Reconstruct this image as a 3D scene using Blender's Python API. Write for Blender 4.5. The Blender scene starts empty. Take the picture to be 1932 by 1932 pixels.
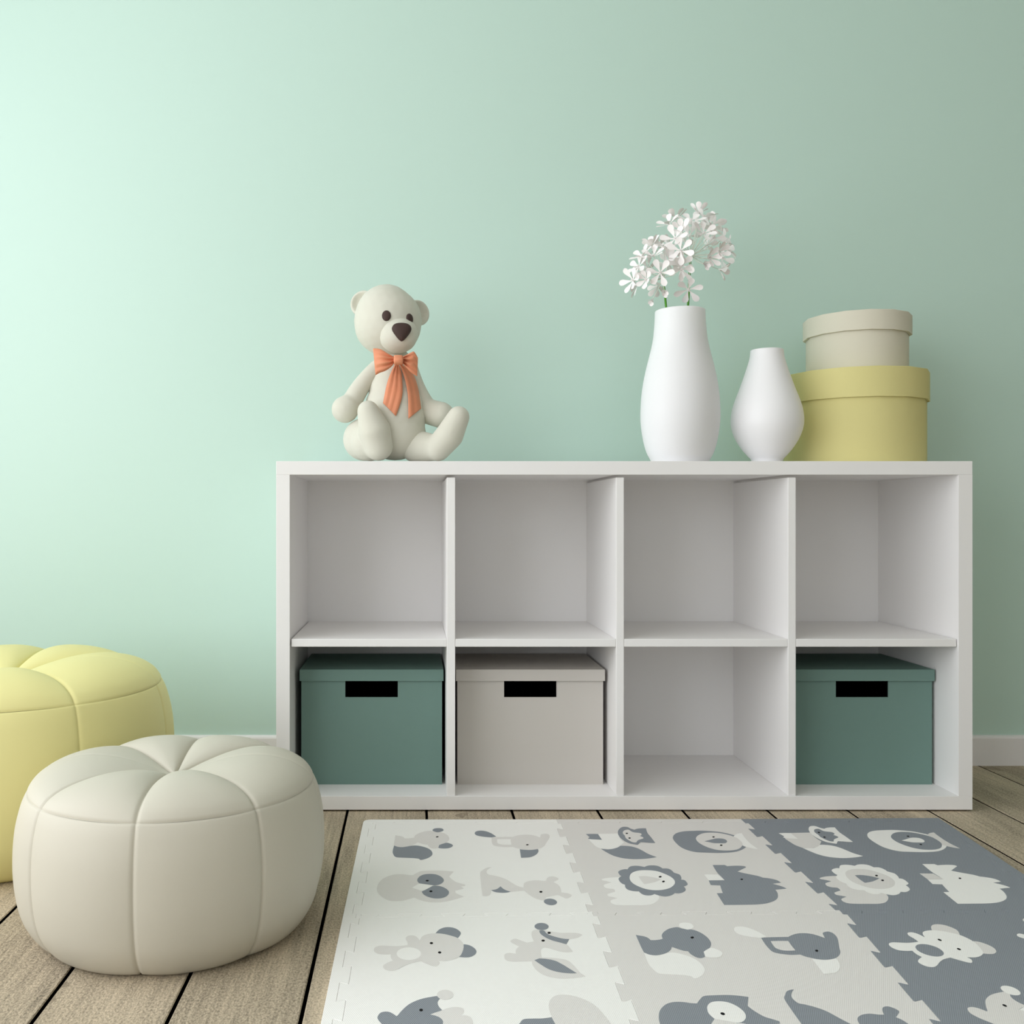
# tuned values: paint and fabric colours (sRGB), openings, daylight, added rear fill
C_WALL = (195, 221, 210)
C_SHELF = (238, 236, 235)
C_TEAL = (114, 142, 134)
C_GREYBOX = (204, 199, 193)
C_CREAM = (218, 213, 196)
C_YELLOW = (218, 209, 146)
C_PLUSH = (212, 210, 197)
C_PWHITE = (200, 195, 181)
C_PYELLOW = (230, 222, 156)
C_FW = (245, 243, 240)
C_FG = (226, 222, 219)
C_FD = (138, 143, 150)
C_WOOD = (188, 173, 151)
POUF_W = (-.386, 1.577, .985)
POUF_Y = (-.830, 1.985, 1.355)
POUF_AZ = [-135, -90, -45, 45, 90, 135]
POUF_AZ2 = [-135, -90, -45, 45, 90, 135]
W_LEFT = (-2.2, 2.14, 0.25, 2.52)
W_FILL = (-1.2, 1.8, 0.7, 2.3)  # unseen opening behind the camera, added for fill light
P_LEFT = 76.0
P_FILL = 2.0
EXPOSURE = 0.0
import bpy, bmesh, math, random
from mathutils import Vector, Matrix, noise
from mathutils.bvhtree import BVHTree

random.seed(7)
PI = math.pi
scene = bpy.context.scene
COL = scene.collection

# ------------------------------------------------------------------ camera
CAM_H = 0.651           # lens height above the floor (m)
FPX = 1840.0            # focal length in pixels of the 1932 px frame
VX, VY = 780.0, 975.0   # where the straight-ahead direction meets the frame
cam_d = bpy.data.cameras.new('camera')
cam_d.sensor_width = 36.0
cam_d.lens = FPX / 1932 * 36.0
cam_d.shift_x = (966 - VX) / 1932
cam_d.shift_y = (VY - 966) / 1932
cam_d.clip_start = 0.05
cam = bpy.data.objects.new('camera', cam_d)
COL.objects.link(cam)
cam.location = (0, 0, CAM_H)
cam.rotation_euler = (PI / 2, 0, 0)
scene.camera = cam

def at(px, py, Y):
    """world point seen at a pixel, at distance Y from the camera"""
    return Vector(((px - VX) * Y / FPX, Y, CAM_H - (py - VY) * Y / FPX))

# ------------------------------------------------------------------ materials
def lin(c):
    c = c / 255.0
    return c / 12.92 if c <= 0.04045 else ((c + 0.055) / 1.055) ** 2.4

def rgb(r, g, b):
    return (lin(r), lin(g), lin(b), 1.0)

class NT:
    def __init__(self, name):
        self.m = bpy.data.materials.new(name)
        self.m.use_nodes = True
        self.t = self.m.node_tree
        self.b = self.t.nodes['Principled BSDF']
    def n(self, kind, **kw):
        x = self.t.nodes.new(kind)
        for k, v in kw.items():
            if k in x.inputs.keys() if hasattr(x.inputs, 'keys') else False:
                x.inputs[k].default_value = v
            else:
                setattr(x, k, v)
        return x
    def l(self, a, b):
        self.t.links.new(a, b)
    def math(self, op, a, b=None, c=None):
        x = self.t.nodes.new('ShaderNodeMath'); x.operation = op
        for i, v in enumerate((a, b, c)):
            if v is None: continue
            if isinstance(v, (int, float)): x.inputs[i].default_value = v
            else: self.l(v, x.inputs[i])
        return x.outputs[0]
    def mix(self, fac, a, b):
        x = self.t.nodes.new('ShaderNodeMix'); x.data_type = 'RGBA'
        for sock, v in ((x.inputs[0], fac), (x.inputs[6], a), (x.inputs[7], b)):
            if isinstance(v, (int, float, tuple)): sock.default_value = v
            else: self.l(v, sock)
        return x.outputs[2]
    def bump(self, height, strength, dist):
        x = self.t.nodes.new('ShaderNodeBump')
        x.inputs['Strength'].default_value = strength
        x.inputs['Distance'].default_value = dist
        self.l(height, x.inputs['Height'])
        self.l(x.outputs[0], self.b.inputs['Normal'])
    def noise(self, scale, detail=3, rough=0.5, vec=None):
        x = self.t.nodes.new('ShaderNodeTexNoise')
        x.inputs['Scale'].default_value = scale
        x.inputs['Detail'].default_value = detail
        x.inputs['Roughness'].default_value = rough
        if vec is not None: self.l(vec, x.inputs['Vector'])
        return x.outputs['Fac']
    def coord(self, which='Object', scale=None):
        x = self.t.nodes.new('ShaderNodeTexCoord').outputs[which]
        if scale:
            mp = self.t.nodes.new('ShaderNodeMapping')
            mp.inputs['Scale'].default_value = scale
            self.l(x, mp.inputs['Vector'])
            return mp.outputs[0]
        return x

def plain(name, col, rough=0.5, spec=0.3, grain=0.0, gscale=200.0, vary=0.0, sheen=0.0, trans=0.0):
    k = NT(name)
    k.b.inputs['Roughness'].default_value = rough
    k.b.inputs['Specular IOR Level'].default_value = spec
    k.b.inputs['Base Color'].default_value = col
    if sheen:
        k.b.inputs['Sheen Weight'].default_value = sheen
    vec = k.coord('Object')
    nz = k.noise(gscale, 4, 0.6, vec)
    if vary:
        dark = tuple(c * (1 - vary) for c in col[:3]) + (1,)
        k.l(k.mix(nz, dark, col), k.b.inputs['Base Color'])
    if grain:
        k.bump(nz, grain, 0.002)
    if trans:
        k.b.inputs['Transmission Weight'].default_value = 0
        k.b.inputs['Subsurface Weight'].default_value = trans
        k.b.inputs['Subsurface Radius'].default_value = (0.01, 0.01, 0.01)
    return k.m

M = {}
M['wall'] = plain('mint_wall_paint', rgb(*C_WALL), 0.45, 0.5, 0.05, 260.0, 0.01)
M['white_wall'] = plain('plain_wall_paint', rgb(208, 208, 202), 0.7, 0.2, 0.04, 200.0)
M['ceiling'] = plain('ceiling_paint', rgb(250, 249, 247), 0.8, 0.2)
M['trim'] = plain('white_trim_paint', rgb(238, 234, 234), 0.45, 0.3, 0.02, 150.0)
M['shelf'] = plain('white_laminate', rgb(*C_SHELF), 0.5, 0.3, 0.05, 700.0, 0.02)
M['teal'] = plain('teal_card', rgb(*C_TEAL), 0.6, 0.25, 0.08, 500.0, 0.03)
M['grey_card'] = plain('grey_card', rgb(*C_GREYBOX), 0.6, 0.25, 0.08, 500.0, 0.03)
M['black'] = plain('slot_shade_and_feet_black', (0.0015, 0.0015, 0.0015, 1), 0.9, 0.0)  # near black: painted shade inside the box slots, also the feet
M['vase'] = plain('white_ceramic', rgb(241, 240, 242), 0.42, 0.35, 0.02, 90.0)
M['porcelain'] = plain('translucent_porcelain', rgb(250, 249, 251), 0.42, 0.3, 0.02, 90.0)
_b = M['porcelain'].node_tree.nodes['Principled BSDF']
_b.inputs['Subsurface Weight'].default_value = 0.35
_b.inputs['Subsurface Radius'].default_value = (0.02, 0.02, 0.019)
_b.inputs['Subsurface Scale'].default_value = 1.0
M['cream_card'] = plain('cream_card', rgb(*C_CREAM), 0.7, 0.2, 0.06, 400.0, 0.03)
M['yellow_card'] = plain('yellow_card', rgb(*C_YELLOW), 0.7, 0.2, 0.06, 400.0, 0.03)
M['petal'] = plain('white_petal', rgb(248, 243, 242), 0.6, 0.15, 0.0)
M['stalk_pale'] = plain('pale_stalk', rgb(236, 240, 230), 0.6, 0.15, 0.0)
M['stem'] = plain('green_stem', rgb(88, 158, 52), 0.5, 0.3, 0.05, 60.0, 0.15)
M['plush'] = plain('cream_plush', rgb(*C_PLUSH), 0.85, 0.12, 0.12, 900.0, 0.03, 0.15)
M['brown'] = plain('dark_brown_plastic', rgb(70, 54, 50), 0.6, 0.25)
M['bow'] = plain('coral_satin', rgb(224, 146, 110), 0.5, 0.3, 0.04, 300.0, 0.03)
M['pouf_white'] = plain('ivory_upholstery', rgb(*C_PWHITE), 0.55, 0.28, 0.03, 300.0, 0.01)
M['pouf_yellow'] = plain('yellow_upholstery', rgb(*C_PYELLOW), 0.55, 0.28, 0.03, 300.0, 0.01)

def foam(name, col, weave):
    k = NT(name)
    k.b.inputs['Roughness'].default_value = 0.75
    k.b.inputs['Specular IOR Level'].default_value = 0.2
    sep = k.t.nodes.new('ShaderNodeSeparateXYZ')
    k.l(k.coord('Object'), sep.inputs[0])
    px = 2 * PI / 0.0027; py = 2 * PI / 0.0056
    sx = k.math('SINE', k.math('MULTIPLY', sep.outputs[0], px))
    sy = k.math('SINE', k.math('MULTIPLY', sep.outputs[1], py))
    w = k.math('MULTIPLY_ADD', k.math('MULTIPLY', sx, sy), 0.5, 0.5)
    hi = tuple(min(1, c * (1 + weave * 1.2) + weave * 0.03) for c in col[:3]) + (1,)
    lo = tuple(c * (1 - weave) for c in col[:3]) + (1,)
    k.l(k.mix(w, lo, hi), k.b.inputs['Base Color'])
    k.bump(w, 0.25, 0.0006)
    return k.m
M['foam_white'] = foam('cream_foam', rgb(*C_FW), 0.03)
M['foam_grey'] = foam('light_grey_foam', rgb(*C_FG), 0.08)
M['foam_dark'] = foam('slate_foam', rgb(*C_FD), 0.27)
M['ink'] = plain('black_ink', (0.004, 0.004, 0.005, 1), 0.7, 0.2)

def wood():
    k = NT('weathered_oak_boards')
    k.b.inputs['Roughness'].default_value = 0.72
    k.b.inputs['Specular IOR Level'].default_value = 0.25
    v = k.coord('Object')
    attr = k.t.nodes.new('ShaderNodeAttribute'); attr.attribute_name = 'board'
    sh = k.t.nodes.new('ShaderNodeVectorMath'); sh.operation = 'MULTIPLY_ADD'
    k.l(attr.outputs['Vector'], sh.inputs[0]); sh.inputs[1].default_value = (7.3, 5.1, 0); k.l(v, sh.inputs[2])
    def mapped(sc):
        mp = k.t.nodes.new('ShaderNodeMapping'); mp.inputs['Scale'].default_value = sc
        k.l(sh.outputs[0], mp.inputs['Vector']); return mp.outputs[0]
    grain = k.noise(1.0, 8, 0.65, mapped((150, 7, 1)))
    broad = k.noise(1.0, 4, 0.55, mapped((9, 1.6, 1)))
    speck = k.noise(1.0, 2, 0.6, mapped((330, 210, 1)))
    crack = k.noise(1.0, 3, 0.5, mapped((46, 1.1, 1)))
    knot = k.noise(1.0, 2, 0.4, mapped((16, 11, 1)))
    ramp = k.t.nodes.new('ShaderNodeValToRGB')
    e = ramp.color_ramp.elements
    e[0].position = 0.36; e[0].color = rgb(*[c * 0.62 for c in C_WOOD])
    e[1].position = 0.64; e[1].color = rgb(*[min(255, c * 1.22) for c in C_WOOD])
    mixv = k.math('ADD', k.math('MULTIPLY', grain, 0.28), k.math('ADD', k.math('MULTIPLY', broad, 0.30), k.math('MULTIPLY', speck, 0.42)))
    k.l(mixv, ramp.inputs[0])
    kr = k.math('MULTIPLY', k.math('GREATER_THAN', knot, 0.715), 0.35)
    c1 = k.mix(kr, ramp.outputs[0], rgb(84, 72, 56))
    cr = k.math('MULTIPLY', k.math('GREATER_THAN', crack, 0.74), 0.3)
    c1 = k.mix(cr, c1, rgb(78, 68, 54))
    c2 = k.mix(k.math('MULTIPLY', attr.outputs['Fac'], 0.22), c1, rgb(128, 122, 96))
    k.l(c2, k.b.inputs['Base Color'])
    k.bump(k.math('ADD', k.math('MULTIPLY', grain, 0.7), k.math('MULTIPLY', speck, 0.9)), 0.5, 0.003)
    return k.m
M['wood'] = wood()
M['gap'] = plain('subfloor_and_gap_shade', rgb(8, 6, 5), 0.95, 0.0)  # subfloor, and shade painted onto the board sides in the gaps

# ------------------------------------------------------------------ helpers
def tag(o, label=None, cat=None, group=None, kind=None):
    if label: o['label'] = label
    if cat: o['category'] = cat
    if group: o['group'] = group
    if kind: o['kind'] = kind
    return o

def empty(name, loc):
    o = bpy.data.objects.new(name, None)
    o.empty_display_size = 0.05
    COL.objects.link(o)
    o.location = loc
    return o

def link(name, me, parent=None, loc=(0, 0, 0), smooth=True):
    o = bpy.data.objects.new(name, me)
    COL.objects.link(o)
    o.location = loc
    if parent is not None: o.parent = parent
    if smooth:
        for p in me.polygons: p.use_smooth = True
    return o

def mesh(name, verts, faces, mats, parent=None, loc=(0, 0, 0), smooth=True, mi=None):
    me = bpy.data.meshes.new(name)
    me.from_pydata([tuple(v) for v in verts], [], faces)
    for m in (mats if isinstance(mats, (list, tuple)) else [mats]): me.materials.append(m)
    if mi:
        for p, i in zip(me.polygons, mi): p.material_index = i
    me.update()
    return link(name, me, parent, loc, smooth)

def from_bm(name, bm, mat, parent=None, loc=(0, 0, 0), smooth=False):
    me = bpy.data.meshes.new(name)
    bmesh.ops.recalc_face_normals(bm, faces=bm.faces)
    bm.to_mesh(me); bm.free()
    me.materials.append(mat)
    return link(name, me, parent, loc, smooth)

def box(name, lo, hi, mat, parent=None, bevel=0.0012, seg=2):
    """bevelled board between two corners; origin at the centre of its base"""
    lo = Vector(lo); hi = Vector(hi)
    c = Vector(((lo.x + hi.x) / 2, (lo.y + hi.y) / 2, lo.z))
    bm = bmesh.new()
    bmesh.ops.create_cube(bm, size=1)
    for v in bm.verts:
        v.co = Vector((v.co.x * (hi.x - lo.x), v.co.y * (hi.y - lo.y), (v.co.z + 0.5) * (hi.z - lo.z)))
    if bevel:
        bmesh.ops.bevel(bm, geom=bm.edges[:], offset=bevel, segments=seg, profile=0.5, affect='EDGES')
    p = Vector((0, 0, 0)) if parent is None else parent.location
    return from_bm(name, bm, mat, parent, c - p, False)

def catmull(pts, n=6, closed=False):
    """smooth curve through points; a point with third value 1 is a corner"""
    out = []
    N = len(pts)
    rng = range(N if closed else N - 1)
    for i in rng:
        p1 = pts[i]; p2 = pts[(i + 1) % N]
        p0 = pts[i - 1] if (closed or i > 0) else p1
        p3 = pts[(i + 2) % N] if (closed or i + 2 < N) else p2
        c1 = len(p1) > 2 and p1[2] == 1
        c2 = len(p2) > 2 and p2[2] == 1
        m1 = (0, 0) if False else ((p2[0] - p0[0]) / 2, (p2[1] - p0[1]) / 2)
        m2 = ((p3[0] - p1[0]) / 2, (p3[1] - p1[1]) / 2)
        d = (p2[0] - p1[0], p2[1] - p1[1])
        if c1: m1 = d if c2 else (d[0] * 1.5 - m2[0] * .5, d[1] * 1.5 - m2[1] * .5)
        if c2: m2 = d if c1 else (d[0] * 1.5 - m1[0] * .5, d[1] * 1.5 - m1[1] * .5)
        # keep tangents no longer than the span
        L = math.hypot(*d)
        def lim(m):
            q = math.hypot(*m)
            return m if q <= 1.3 * L or q == 0 else (m[0] * 1.3 * L / q, m[1] * 1.3 * L / q)
        m1 = lim(m1); m2 = lim(m2)
        for j in range(n):
            t = j / n; t2 = t * t; t3 = t2 * t
            a = 2 * t3 - 3 * t2 + 1; b = t3 - 2 * t2 + t; c = -2 * t3 + 3 * t2; e = t3 - t2
            out.append((a * p1[0] + b * m1[0] + c * p2[0] + e * m2[0], a * p1[1] + b * m1[1] + c * p2[1] + e * m2[1]))
    if not closed: out.append((pts[-1][0], pts[-1][1]))
    return out

def lathe(name, prof, mat, parent=None, loc=(0, 0, 0), seg=64, smooth=True):
    """turn a list of (radius, height) about the vertical"""
    V = []; F = []; rows = []
    for r, z in prof:
        if r < 1e-6:
            rows.append([len(V)]); V.append((0, 0, z))
        else:
            rows.append(list(range(len(V), len(V) + seg)))
            V += [(r * math.cos(2 * PI * i / seg), r * math.sin(2 * PI * i / seg), z) for i in range(seg)]
    for a, b in zip(rows, rows[1:]):
        for i in range(seg):
            j = (i + 1) % seg
            if len(a) == 1 and len(b) == 1: continue
            if len(a) == 1: F.append((a[0], b[j], b[i]))
            elif len(b) == 1: F.append((a[i], a[j], b[0]))
            else: F.append((a[i], a[j], b[j], b[i]))
    bm = bmesh.new()
    vs = [bm.verts.new(v) for v in V]
    for f in F: bm.faces.new([vs[i] for i in f])
    return from_bm(name, bm, mat, parent, loc, smooth)

def tube_mesh(pts, radii, seg=8):
    V = []; F = []
    pts = [Vector(p) for p in pts]
    prev = None
    for i, p in enumerate(pts):
        d = (pts[min(i + 1, len(pts) - 1)] - pts[max(i - 1, 0)]).normalized()
        up = Vector((0, 0, 1)) if abs(d.z) < 0.9 else Vector((0, 1, 0))
        x = d.cross(up).normalized() if prev is None else (prev - d * prev.dot(d)).normalized()
        prev = x
        y = d.cross(x)
        r = radii[i] if isinstance(radii, (list, tuple)) else radii
        V += [p + (x * math.cos(2 * PI * k / seg) + y * math.sin(2 * PI * k / seg)) * r for k in range(seg)]
    for i in range(len(pts) - 1):
        for k in range(seg):
            a = i * seg + k; b = i * seg + (k + 1) % seg
            F.append((a, b, b + seg, a + seg))
    F.append(tuple(range(seg))[::-1]); F.append(tuple(range((len(pts) - 1) * seg, len(pts) * seg)))
    return V, F

def blob_mesh(name, balls, mat, voxel=0.003, smooth=6):
    """one smooth closed surface around a chain of overlapping balls: (centre, radius or (rx,ry,rz))"""
    bm = bmesh.new()
    for c, r in balls:
        r = r if isinstance(r, tuple) else (r, r, r)
        bmesh.ops.create_icosphere(bm, subdivisions=3, radius=1.0,
                                   matrix=Matrix.Translation(c) @ Matrix.Diagonal((*r, 1)))
    me = bpy.data.meshes.new(name + '_raw')
    bm.to_mesh(me); bm.free()
    o = bpy.data.objects.new(name + '_raw', me)
    COL.objects.link(o)
    r = o.modifiers.new('r', 'REMESH'); r.mode = 'VOXEL'; r.voxel_size = voxel
    s = o.modifiers.new('s', 'SMOOTH'); s.factor = 0.5; s.iterations = smooth
    dg = bpy.context.evaluated_depsgraph_get()
    out = bpy.data.meshes.new_from_object(o.evaluated_get(dg))
    out.name = name
    bpy.data.objects.remove(o); bpy.data.meshes.remove(me)
    out.materials.clear(); out.materials.append(mat)
    return out

def chain(a, b, ra, rb, n=14, bow=(0, 0, 0)):
    a = Vector(a); b = Vector(b); bow = Vector(bow)
    return [(a.lerp(b, i / (n - 1)) + bow * (4 * (i / (n - 1)) * (1 - i / (n - 1))), ra + (rb - ra) * i / (n - 1)) for i in range(n)]

PRINTS = {
'squirrel': [
 ('a', [(0.3384,1.4301,1),(0.3447,1.4228),(0.3537,1.4204),(0.3629,1.4236),(0.3712,1.4279),(0.3778,1.4298),(0.3847,1.4287),(0.393,1.4239),(0.4008,1.4172),(0.4074,1.4072),(0.411,1.395),(0.4119,1.3823),(0.4098,1.3723),(0.4048,1.3624),(0.3981,1.3551),(0.3915,1.3502),(0.3877,1.3507,1),(0.3862,1.3556),(0.3796,1.3587),(0.3686,1.3604),(0.3552,1.3619),(0.3453,1.3636),(0.3408,1.3685),(0.3378,1.3798),(0.3362,1.3925),(0.3367,1.4093)]),
 ('m', [(0.3397,1.4903,1),(0.3453,1.4874),(0.351,1.485),(0.3555,1.4801),(0.3581,1.4718,1),(0.3653,1.4718),(0.3726,1.4738),(0.3774,1.4766,1),(0.3794,1.4897),(0.3859,1.5015),(0.3957,1.512),(0.4045,1.5166),(0.4113,1.5181),(0.4165,1.5135),(0.4233,1.5105),(0.4318,1.509),(0.4387,1.5021),(0.4441,1.4906),(0.4468,1.4766),(0.4462,1.4624),(0.4411,1.4484),(0.4336,1.4388),(0.4261,1.432,1),(0.4237,1.4164,1),(0.4171,1.4119),(0.4116,1.4132),(0.4073,1.4191),(0.4046,1.4266),(0.4041,1.4341,1),(0.3976,1.436),(0.3916,1.4407),(0.3868,1.4456),(0.3837,1.4484,1),(0.3789,1.4379),(0.3716,1.4293),(0.363,1.4239),(0.3538,1.4207),(0.3447,1.4228),(0.338,1.4301,1),(0.3381,1.4484),(0.339,1.4709)]),
 ('a', [(0.4153,1.5257),(0.4192,1.5328),(0.4264,1.5353),(0.4336,1.5335),(0.4372,1.5257),(0.4361,1.5181),(0.4299,1.5114),(0.4242,1.509),(0.4189,1.5129),(0.4152,1.5181)]),
 ('a', [(0.4261,1.432,1),(0.434,1.4401),(0.441,1.4451),(0.4466,1.4415),(0.4513,1.4352),(0.4522,1.4266),(0.4478,1.4185),(0.4415,1.4138),(0.4341,1.4127),(0.4272,1.4138),(0.4239,1.4169,1)]),
 ('e', [(0.4259,1.4804),(0.425,1.4787),(0.4237,1.4774),(0.4223,1.4769),(0.4211,1.4774),(0.4205,1.4787),(0.4206,1.4804),(0.4215,1.4821),(0.4228,1.4834),(0.4242,1.4839),(0.4254,1.4834),(0.426,1.4821)]),
],
'elephant': [
 ('m', [(0.5275,1.4795,1),(0.5376,1.4815),(0.5504,1.4824),(0.5631,1.483),(0.57,1.483,1),(0.5783,1.4897),(0.5878,1.4947),(0.5986,1.4965),(0.609,1.4941),(0.6166,1.4882),(0.624,1.4789,1),(0.626,1.4882),(0.6277,1.4956),(0.6316,1.5),(0.6388,1.5021),(0.6433,1.4977),(0.6442,1.4882),(0.6423,1.4766),(0.6374,1.4624),(0.6313,1.4456),(0.6269,1.432),(0.6206,1.4212),(0.6112,1.4119),(0.6009,1.4072),(0.591,1.4064),(0.5825,1.4088),(0.5758,1.4127),(0.5692,1.4172),(0.5645,1.4233,1),(0.5521,1.4223),(0.5431,1.4239),(0.5335,1.4271),(0.5273,1.4333),(0.5258,1.4456),(0.5259,1.4596)]),
 ('b', [(0.5376,1.468,1),(0.5503,1.4689),(0.5645,1.4686,1),(0.5632,1.4526),(0.5629,1.4368,1),(0.5525,1.4358),(0.5434,1.4374),(0.5372,1.4437),(0.5363,1.4512)]),
 ('a', [(0.4968,1.5114),(0.5017,1.5187),(0.5096,1.5211),(0.5175,1.5181),(0.5242,1.5114),(0.5306,1.5006),(0.5346,1.4906),(0.5373,1.4842,1),(0.5275,1.4795,1),(0.5186,1.481),(0.5076,1.4853),(0.4985,1.4918),(0.4954,1.5015)]),
 ('a', [(0.5761,1.4101,1),(0.5832,1.4075),(0.592,1.4059),(0.6007,1.4069),(0.6109,1.4111,1),(0.6108,1.4028),(0.6087,1.3925),(0.6046,1.3823),(0.5986,1.3735),(0.5917,1.3668),(0.5849,1.3644),(0.5733,1.3629,1),(0.5741,1.3773),(0.5751,1.3937)]),
 ('e', [(0.5955,1.4345),(0.5945,1.4331),(0.5932,1.4322),(0.592,1.4323),(0.5912,1.4332),(0.591,1.4347),(0.5916,1.4364),(0.5926,1.4379),(0.5939,1.4387),(0.5951,1.4387),(0.5959,1.4378),(0.5961,1.4363)]),
],
'owl': [
 ('m', [(-0.0628,1.6791),(-0.0608,1.6993),(-0.0543,1.72),(-0.0436,1.7351),(-0.0325,1.7419),(-0.0201,1.7428),(-0.0088,1.7397),(-0.0009,1.7388,1),(0.0059,1.749),(0.0139,1.7583),(0.0276,1.7605),(0.0447,1.7614),(0.0583,1.7599),(0.0727,1.7561,1),(0.0635,1.7321,1),(0.068,1.7185),(0.0752,1.7052),(0.0827,1.6993),(0.0903,1.6935,1),(0.0892,1.6877,1),(0.082,1.6863,1),(0.0867,1.6757,1),(0.0791,1.6706),(0.0714,1.6663,1),(0.0725,1.6552),(0.0791,1.6469),(0.0853,1.6406,1),(0.0752,1.6325),(0.0622,1.6239),(0.0462,1.6172),(0.0337,1.6159),(0.0201,1.6199),(0.0086,1.6279),(0.0023,1.6352),(-0.0008,1.6346,1),(-0.0082,1.6292),(-0.0187,1.6225),(-0.0302,1.6212),(-0.0408,1.6239),(-0.0495,1.6333),(-0.0574,1.6483),(-0.0617,1.6635)]),
 ('b', [(-0.0025,1.6797,1),(0.0101,1.6993,1),(0.0222,1.6964),(0.0352,1.69,1),(0.0251,1.6748),(0.0129,1.6663,1)]),
 ('a', [(0.0069,1.717),(0.0103,1.7306),(0.0183,1.7413),(0.0296,1.7443),(0.0408,1.7413),(0.0495,1.7306),(0.0535,1.7155),(0.0509,1.7022),(0.044,1.6929),(0.0363,1.6891,1),(0.0222,1.6949),(0.0101,1.6993,1),(0.0074,1.7081)]),
 ('a', [(0.0142,1.6621,1),(0.0241,1.6748),(0.033,1.6877,1),(0.0428,1.6877),(0.0514,1.6819),(0.0576,1.672),(0.0606,1.6593),(0.0577,1.6455),(0.051,1.636),(0.0414,1.6319),(0.0309,1.6341),(0.0225,1.6414),(0.0168,1.651)]),
 ('e', [(0.0271,1.7117),(0.0267,1.7099),(0.0257,1.7086),(0.0243,1.7081),(0.0229,1.7086),(0.0219,1.7099),(0.0216,1.7117),(0.022,1.7135),(0.023,1.7148),(0.0244,1.7152),(0.0258,1.7148),(0.0268,1.7135)]),
 ('e', [(0.0325,1.663),(0.0321,1.661),(0.0311,1.6596),(0.0297,1.6591),(0.0284,1.6596),(0.0274,1.661),(0.0271,1.663),(0.0275,1.6649),(0.0285,1.6664),(0.0299,1.6669),(0.0312,1.6664),(0.0322,1.6649)]),
],
'giraffe': [
 ('m', [(0.1242,1.7614),(0.1307,1.7725),(0.138,1.7773),(0.1429,1.7779,1),(0.1375,1.7709),(0.1328,1.7614),(0.1315,1.7521),(0.1341,1.7413),(0.1417,1.7376),(0.1523,1.7306),(0.1625,1.72),(0.1718,1.7022),(0.1792,1.6891),(0.1861,1.6819),(0.1904,1.6814,1),(0.1912,1.6935),(0.1951,1.7037),(0.2037,1.7111),(0.2151,1.7141),(0.2259,1.7117),(0.2326,1.7117,1),(0.2358,1.723),(0.2407,1.7306),(0.2478,1.7327),(0.2537,1.7275),(0.256,1.72),(0.2503,1.7117),(0.2444,1.7052,1),(0.2494,1.6978),(0.2529,1.6848),(0.2529,1.6706),(0.2514,1.6593,1),(0.2572,1.6566),(0.2632,1.6538),(0.2671,1.6461),(0.2627,1.6373),(0.2556,1.6325),(0.2502,1.6387),(0.2459,1.6455),(0.2408,1.6469,1),(0.2315,1.6414),(0.2225,1.6373,1),(0.2189,1.6265),(0.2135,1.6252),(0.2039,1.6333),(0.197,1.6455),(0.192,1.6579),(0.1897,1.6663,1),(0.1799,1.6649),(0.1655,1.6613,1),(0.1544,1.6574),(0.1417,1.6593),(0.1325,1.6683,1),(0.1323,1.6593),(0.1289,1.6469),(0.1233,1.6422),(0.1164,1.6428,1),(0.1171,1.6762),(0.1181,1.7141),(0.1193,1.7443),(0.1209,1.7552)]),
 ('a', [(0.1326,1.6689,1),(0.1429,1.6734),(0.1506,1.6863,1),(0.1558,1.672),(0.1658,1.6616,1),(0.1566,1.6574),(0.148,1.6574),(0.1386,1.6607)]),
 ('a', [(0.2378,1.6149),(0.2352,1.6086),(0.2305,1.6048),(0.2249,1.6044),(0.22,1.6076),(0.217,1.6136),(0.2168,1.6207),(0.2194,1.627),(0.2242,1.631),(0.2298,1.6313),(0.2348,1.628),(0.2377,1.622)]),
 ('e', [(0.2197,1.661),(0.2191,1.6591),(0.2179,1.6576),(0.2166,1.6571),(0.2154,1.6576),(0.2146,1.6591),(0.2145,1.661),(0.2151,1.663),(0.2162,1.6644),(0.2176,1.6649),(0.2188,1.6644),(0.2196,1.663)]),
],
'fox': [
 ('m', [(0.3608,1.877,1),(0.3703,1.8744),(0.3815,1.8753),(0.3919,1.8825),(0.4008,1.8931),(0.4121,1.8934),(0.4234,1.8891),(0.4323,1.8793),(0.4389,1.8647),(0.4456,1.8472),(0.4571,1.8309,1),(0.44,1.8238),(0.4175,1.8198),(0.4018,1.8217),(0.3889,1.8269),(0.3764,1.8393),(0.3679,1.8567)]),
 ('a', [(0.3578,1.9639,1),(0.3718,1.9646),(0.393,1.966),(0.4136,1.9674,1),(0.411,1.9469),(0.4108,1.9295),(0.4132,1.9142,1),(0.4058,1.9007),(0.3959,1.8858),(0.3853,1.8776),(0.3746,1.8737),(0.3671,1.8753),(0.3604,1.8776,1),(0.3534,1.8908),(0.3501,1.9091),(0.3476,1.9278,1)]),
 ('m', [(0.3473,1.9635,1),(0.3602,1.9646),(0.3717,1.9639,1),(0.3722,1.9452),(0.373,1.9285,1),(0.3608,1.9306),(0.3509,1.9323),(0.3466,1.9371,1),(0.3513,1.9441,1),(0.3488,1.9557)]),
 ('m', [(0.4134,1.9717),(0.418,1.9881),(0.4268,2.0046),(0.4349,2.0095),(0.4414,2.0065),(0.4453,1.9972),(0.4514,1.9906,1),(0.4581,1.9965),(0.467,1.9994),(0.4768,1.9998,1),(0.4729,1.9699),(0.4735,1.9434),(0.4738,1.9101,1),(0.4653,1.9098),(0.4558,1.9125),(0.446,1.9142,1),(0.4425,1.9091),(0.4368,1.8991,1),(0.4288,1.9031),(0.4211,1.9091),(0.4158,1.921),(0.4119,1.9399),(0.4115,1.9575)]),
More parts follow.
